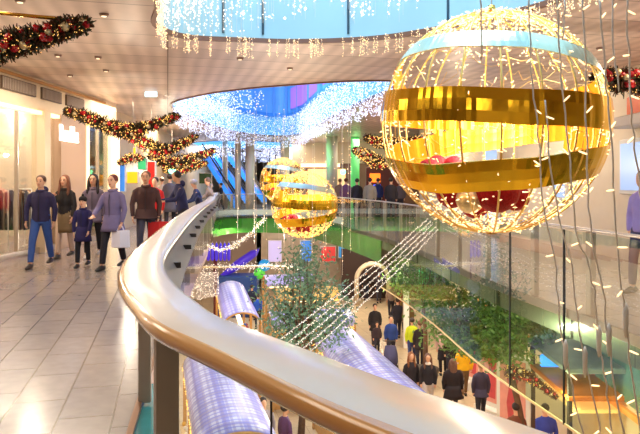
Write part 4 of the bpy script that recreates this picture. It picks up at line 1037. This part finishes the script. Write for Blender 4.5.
def bag_on(pr, side, cat_label, col, size=(.24, .1, .3), name='shopping_bag', drop=.36):
    root, K, arms = pr; hd = arms[side][3]
    M = Matrix.Rotation(root.rotation_euler.z, 4, 'Z'); p = M @ Vector((hd[0]*K, hd[1]*K, hd[2]*K))+root.location
    t = thing(name, cat_label, 'bag', (p.x, p.y, p.z-drop), root.rotation_euler.z+.3)
    w, dd, hh = size; m = mat('bag_%d_%d_%d' % col, col, .5)
    MB().loft([((0, 0, 0), w/2, dd/2, (1, 0, 0), (0, 1, 0)), ((0, 0, .01), w/2*1.35, dd/2*1.35, (1, 0, 0), (0, 1, 0)), ((0, 0, hh), w/2*1.3, dd/2*1.1, (1, 0, 0), (0, 1, 0)), ((0, 0, hh+.002), w/2*1.2, dd/2, (1, 0, 0), (0, 1, 0))], 4).build('sack', m, t)
    for sy in (-.03, .03): MB().tube([(-w*.25, sy, hh-.01), (-w*.12, sy*.4, drop+.01), (w*.12, sy*.4, drop+.01), (w*.25, sy, hh-.01)], .005, 5).build('handle', m, t)
    return t
def at(px, d): return ((px-320)/FPX*d, d)
G = 'walkers on the upper walkway'
p1 = person('woman in a navy jacket and blue jeans walking in front at far left', at(41, 11.3), .05, 1.66, (44, 38, 78), (52, 84, 156), (84, 50, 40), (50, 36, 32), near=True, group=G, hood=True, stride=.26, arm=(.15, -.1), build=1.18)
p2 = person('woman with long brown hair in black top and olive skirt, hand at her chest', at(65, 12.6), -.1, 1.68, (34, 28, 30), (206, 178, 160), (120, 68, 44), (60, 50, 44), near=True, group=G, longhair=True, skirt=(120, 98, 70), arm=(.3, .1), elbow=(2.0, 0), stride=.12)
p3 = person('woman with long black hair in an open grey coat and black trousers behind the child', at(93.5, 12.7), .1, 1.7, (110, 96, 116), (26, 24, 34), (28, 20, 26), (190, 180, 180), near=True, group=G, longhair=True, coat=.12, arm=(.1, -.1), stride=.16)
p4 = person('child in a dark navy coat and black bobble hat held by the hand', at(83, 11.3), 0, 1.27, (34, 28, 84), (20, 20, 32), (50, 34, 30), (28, 26, 30), near=True, group=G, coat=.22, hat=(22, 20, 28), arm=(.05, .3), stride=.12, child=True)
p5 = person('woman with short reddish curls in a lilac grey coat carrying a white bag', at(113, 11.0), -.25, 1.67, (112, 100, 138), (30, 24, 34), (110, 46, 38), (34, 30, 32), near=True, group=G, coat=.16, arm=(.4, 0), elbow=(.5, .1), stride=.2, build=1.1)
bag_on(p5, 1, 'white shopping bag held by the woman in the lilac grey coat', (224, 218, 230))
p6 = person('man in a dark brown jacket and grey trousers walking behind the rail bend', at(146, 12.2), .15, 1.75, (74, 46, 44), (70, 66, 82), (140, 100, 84), (40, 34, 34), near=True, group=G, arm=(.1, -.1), stride=.2, build=1.2, coat=.04)
bag_on(p6, 1, 'red shopping bag beside the man in the brown jacket', (206, 26, 26), (.3, .14, .34))
person('person in a red jacket half hidden behind the brown jacket', at(155, 15.5), 0, 1.66, (196, 26, 30), (40, 34, 44), (50, 34, 30), group=G, stride=.1)
person('person in a long dark grey coat seen from behind, by the red bag', at(170, 20), pi, 1.8, (84, 76, 86), (40, 36, 44), (60, 44, 40), group=G, coat=.3, stride=.1)
person('person in a pale coat farther back beside the long grey coat', at(162, 24), pi, 1.72, (200, 186, 176), (90, 80, 84), (90, 70, 60), group=G)
person('bearded man in a navy hooded jacket leaning toward the rail', at(183, 13.8), -1.1, 1.78, (38, 40, 84), (40, 40, 56), (40, 28, 26), group=G, hood=True, lean=.2, arm=(.5, .5), elbow=(.8, .8), stride=.05, build=1.15)
person('person in a navy coat and pale grey cap at the rail', at(200, 17.2), -1.2, 1.6, (36, 44, 86), (40, 40, 56), (150, 140, 130), group=G, hat=(170, 166, 176), lean=.25, arm=(.5, .5), elbow=(.6, .6), stride=.05)
person('person in a taupe coat at the rail beyond the grey cap', at(211, 19.5), -1.4, 1.68, (148, 128, 118), (90, 80, 80), (110, 80, 66), group=G, hood=True, lean=.15, arm=(.5, .5), elbow=(.6, .6), stride=.05)
person('person in black sitting low by the escalator foot', at(221, 31), -1.4, 1.5, (30, 30, 44), (36, 34, 50), (40, 30, 28), group=G)
person('person in grey far down the left hall', at(178, 29), .3, 1.7, (120, 104, 100), (50, 46, 54), (60, 44, 36), group=G)
GF = 'visitors behind the far rail'
for px, d, c, lb, hr in ((346, 27, (110, 66, 100), 'visitor in plum leftmost behind the far rail', (90, 50, 40)), (357, 25.5, (36, 32, 44), 'visitor in black second from left behind the far rail', (44, 30, 28)),
                         (370, 25, (136, 128, 120), 'visitor in a grey jacket seen from behind at the far rail', (40, 30, 28)), (378, 27.5, (34, 48, 110), 'visitor in dark blue beside the grey jacket at the far rail', (60, 44, 36)),
                         (391, 25, (40, 34, 42), 'visitor in black beneath the left edge of the big bauble', (36, 26, 26)), (340, 29, (140, 110, 96), 'visitor in tan behind the plum jacket', (120, 90, 60)), (400, 27, (90, 80, 90), 'visitor in grey half hidden by the big bauble rim', (50, 36, 30))):
    person(lb, at(px, d), pi+random.uniform(-.5, .5), random.uniform(1.64, 1.76), c, (44, 40, 50), hr, group=GF, stride=.04, build=1.15)
person('shopper in lilac at the right picture edge on the opposite gallery', at(643, 8.6), -1.2, 1.7, (150, 130, 190), (60, 56, 90), (90, 60, 50), group=GF, stride=.1)
GL = 'crowd on the lower floor'
def low(px, py_head, c, lb, **k):
    h = k.pop('h', 1.7); d = (CZ+5-h)*FPX/(py_head-HY); k.setdefault('pants', (44, 42, 56)); k.setdefault('hair', (48, 34, 30))
    return person(lb, at(px, d), k.pop('face', pi), h, c, group=GL, floor=-5.0, **k)
low(375, 304, (38, 32, 36), 'tall man in a black coat on the lower floor left of the crowd', face=0, coat=.2, build=1.1)
low(377, 322, (60, 44, 50), 'child standing in front of the man in the black coat', face=0, h=1.25)
low(397.5, 298.5, (44, 42, 56), 'man in a dark navy jacket seen from behind near the crowd top', build=1.2)
low(405, 294, (120, 96, 50), 'person in olive beyond the dark navy jacket')
low(408, 300, (104, 84, 48), 'second person in olive, nearer and lower than the first')
low(391, 316, (38, 64, 136), 'person in a blue jacket behind the stroller', face=0)
low(412, 318, (206, 220, 40), 'person in a bright yellow green jacket beside a black coat', pants=(50, 60, 110))
low(420, 321, (44, 32, 36), 'person in a black coat seen from behind by the yellow green jacket', coat=.1, hair=(110, 70, 50))
low(443, 325, (214, 176, 170), 'person in a pink top and long dark skirt', skirt=(34, 28, 40), pants=(34, 28, 40), stride=.06)
low(451, 329, (50, 40, 40), 'person in dark brown beside the pink top')
low(464, 342, (238, 180, 20), 'person in a bright golden yellow jacket', pants=(120, 90, 60), hair=(120, 90, 70), build=1.2)
low(411, 352.5, (40, 34, 44), 'woman with brown hair and black jacket beside the long tartan roof', face=.2, hair=(140, 84, 48), longhair=True)
low(428, 354, (40, 36, 46), 'woman in a black jacket with pale scarf facing the camera', face=-.1, pants=(200, 188, 186), scarf=(226, 214, 206), hair=(110, 76, 60), longhair=True)
low(453, 359, (36, 26, 34), 'woman in a long black quilted coat with her back turned', coat=.22, hair=(110, 76, 62), longhair=True, build=1.3)
low(481, 362, (60, 52, 78), 'person in dark grey blue coat right of the black quilted coat', coat=.06, hair=(170, 124, 84))
low(545, 404, (60, 80, 190), 'person in a blue jacket with backpack near the nearest pink poster', build=1.2)
low(516, 403, (120, 70, 50), 'person in brown at the bottom edge of the lower floor', stride=.3)
low(398, 280, (90, 64, 60), 'distant person near the archway, left one', pants=(40, 40, 50)); low(391, 283, (160, 140, 130), 'distant person in beige near the archway'); low(402, 287, (130, 40, 40), 'distant person in dark red near the archway')
low(366, 270, (40, 30, 32), 'distant person in black inside the archway'); low(379, 272, (50, 40, 44), 'distant person standing right of the arch opening')
low(252, 285, (30, 36, 60), 'person in dark blue beside the arched stall roof'); low(258, 294, (40, 90, 200), 'person in bright blue behind the arched stall', h=1.5)
low(263, 398, (140, 130, 140), 'person in grey seen through the glass under the rail', face=0.4, build=1.2); low(285, 404, (90, 50, 100), 'person in plum seen through the glass under the rail', face=2.2)
# backpack, stroller
t = thing('stroller', 'dark stroller in front of the blue jacket on the lower floor', 'stroller', at(391, 21.0)+(-5,))
MB().loft([((0, 0, .35), .2, .25, (1, 0, 0), (0, 1, 0)), ((0, 0, .5), .24, .36, (1, 0, 0), (0, 1, 0)), ((0, .1, .7), .24, .3, (1, 0, 0), (0, 1, 0)), ((0, .18, .95), .18, .14, (1, 0, 0), (0, 1, 0))]).build('seat_shell', mat('stroller cloth', (60, 56, 90), .8), t, True)
for sx in (-.25, .25):
    for sy in (-.3, .3): MB().tube([(sx-.02, sy, .13), (sx+.02, sy, .13)], .13, 16).build('wheel', dsteel, t, True)
    MB().tube([(sx, -.3, .14), (sx*.9, .1, .6), (sx*.9, .45, 1.05)], .015, 6).build('frame_tube', lsteel, t)
MB().tube([(-.23, .45, 1.05), (.23, .45, 1.05)], .018, 6).build('handle', dsteel, t)

# ------------------------------------------------------------------ lights
def area(name, loc, size, power, col=(1, .86, .68), rot=(0, 0, 0), sy=None, spread=None):
    l = bpy.data.lights.new(name, 'AREA'); l.energy = power; l.color = col; l.shape = 'RECTANGLE'; l.size = size; l.size_y = sy or size
    if spread: l.spread = spread
    o = bpy.data.objects.new(name, l); COL.objects.link(o); o.location = loc; o.rotation_euler = rot; return o
WARM = (1, .84, .64)
for k, (x, y) in enumerate(((-4.5, 7), (-4.8, 12), (-5.2, 17), (-6, 25), (-6, 35), (5.6, 8), (4.6, 14), (3.6, 22), (2.5, 31), (-2, 36), (-3, 2.5), (-2, -2.5), (3, -2.5))):
    area('ceiling_fill_light', (x, y, CEIL-.12), 1.8, (36 if y < 8 else 55) if y < 20 else 95, WARM)  # soft fill added under the ceiling, without any visible fitting
for k, (x, y) in enumerate(((5.0, 3.5), (4.2, 8.5), (4.3, 16.5), (4.2, 22), (2, 30), (-5.5, 20), (-5, 12), (-4, 27), (-3.2, 6))):
    area('lower_fill_light', (x, y, -.5), 1.5, 115, (1, .85, .66))  # unseen fill added to lift the dark lower level
# daylight / led light falling through the wells
area('well_light', (.6, 5.5, 7.9), 3.6, 330, (.92, .95, 1)); area('well_light', (-1.5, 20, 8.7), 3.0, 520, (.75, .86, 1), sy=8); area('well_light', (-4.6, 38, 5.8), 3, 240, (.8, .88, 1))
def point(name, loc, power, r, col=WARM):
    l = bpy.data.lights.new(name, 'POINT'); l.energy = power*.6; l.color = col; l.shadow_soft_size = .03
    o = bpy.data.objects.new(name, l); COL.objects.link(o); o.location = loc
point('bauble_glow', big.location, 90, .3); point('bauble_glow', sm.location, 90, .35); point('bauble_glow', far.location, 60, .35)
point('void_fill', (0, 11, -1.2), 260, .5, (1, .88, .72)); point('void_fill', (-1.5, 18, 0), 300, .5, (1, .9, .8)); point('void_fill', (1.5, 20, -1.4), 220, .5)  # void points are fill added in mid-air, no lamp hangs there
point('hall_fill', (-4.2, 9, 2.2), 70, .5); point('hall_fill', (-4.6, 15, 2.2), 80, .5); point('hall_fill', (-6, 24, 2), 120, .5); point('hall_fill', (4.8, 9, 2), 70, .4); point('hall_fill', (3.6, 16, 2), 80, .4); point('hall_fill', (0, 32, 2), 120, .4)  # unseen fill points added along the upper halls
[area('shop_light', (-7.3, y, 3.66), .5, 50, (1, .9, .76)) for y in (10.5, 12.3, 14.2, 16.2)]
point('back_fill', (-2.5, 33, -1.6), 260, .3); point('back_fill', (3, 31.5, -1.6), 260, .3); point('hut_glow', (-.4, 14, -3.2), 60, .3); point('green_glow', (-.3, 30, 3), 60, .2, (.2, 1, .4)); point('kiosk_fill', (4.2, 11, -2.2), 70, .4, (1, .9, .7))  # back and kiosk points are added fill with no fixture
w = bpy.data.worlds.new('World'); S.world = w; w.use_nodes = True; w.node_tree.nodes['Background'].inputs[0].default_value = (.35, .55, .8, 1); w.node_tree.nodes['Background'].inputs[1].default_value = .6

# ------------------------------------------------------------------ camera
cam = bpy.data.cameras.new('Camera'); co = bpy.data.objects.new('Camera', cam); COL.objects.link(co)
co.location = (0, 0, CZ); co.rotation_euler = (pi/2, 0, 0); cam.sensor_width = 36; cam.lens = 36*FPX/640; cam.shift_y = -(217-HY)/640; cam.clip_start = .05; cam.clip_end = 200
S.camera = co
S.view_settings.view_transform = 'Standard'; S.view_settings.look = 'None'; S.view_settings.gamma = 1; S.view_settings.exposure = 0.5; S.view_settings.use_curve_mapping = False
S.cycles.sample_clamp_indirect = 3.0; S.cycles.max_bounces = 8; S.cycles.diffuse_bounces = 4; S.cycles.glossy_bounces = 4; S.cycles.transparent_max_bounces = 16; S.cycles.transmission_bounces = 4
S.cycles.caustics_reflective = False; S.cycles.caustics_refractive = False; S.cycles.use_denoising = True
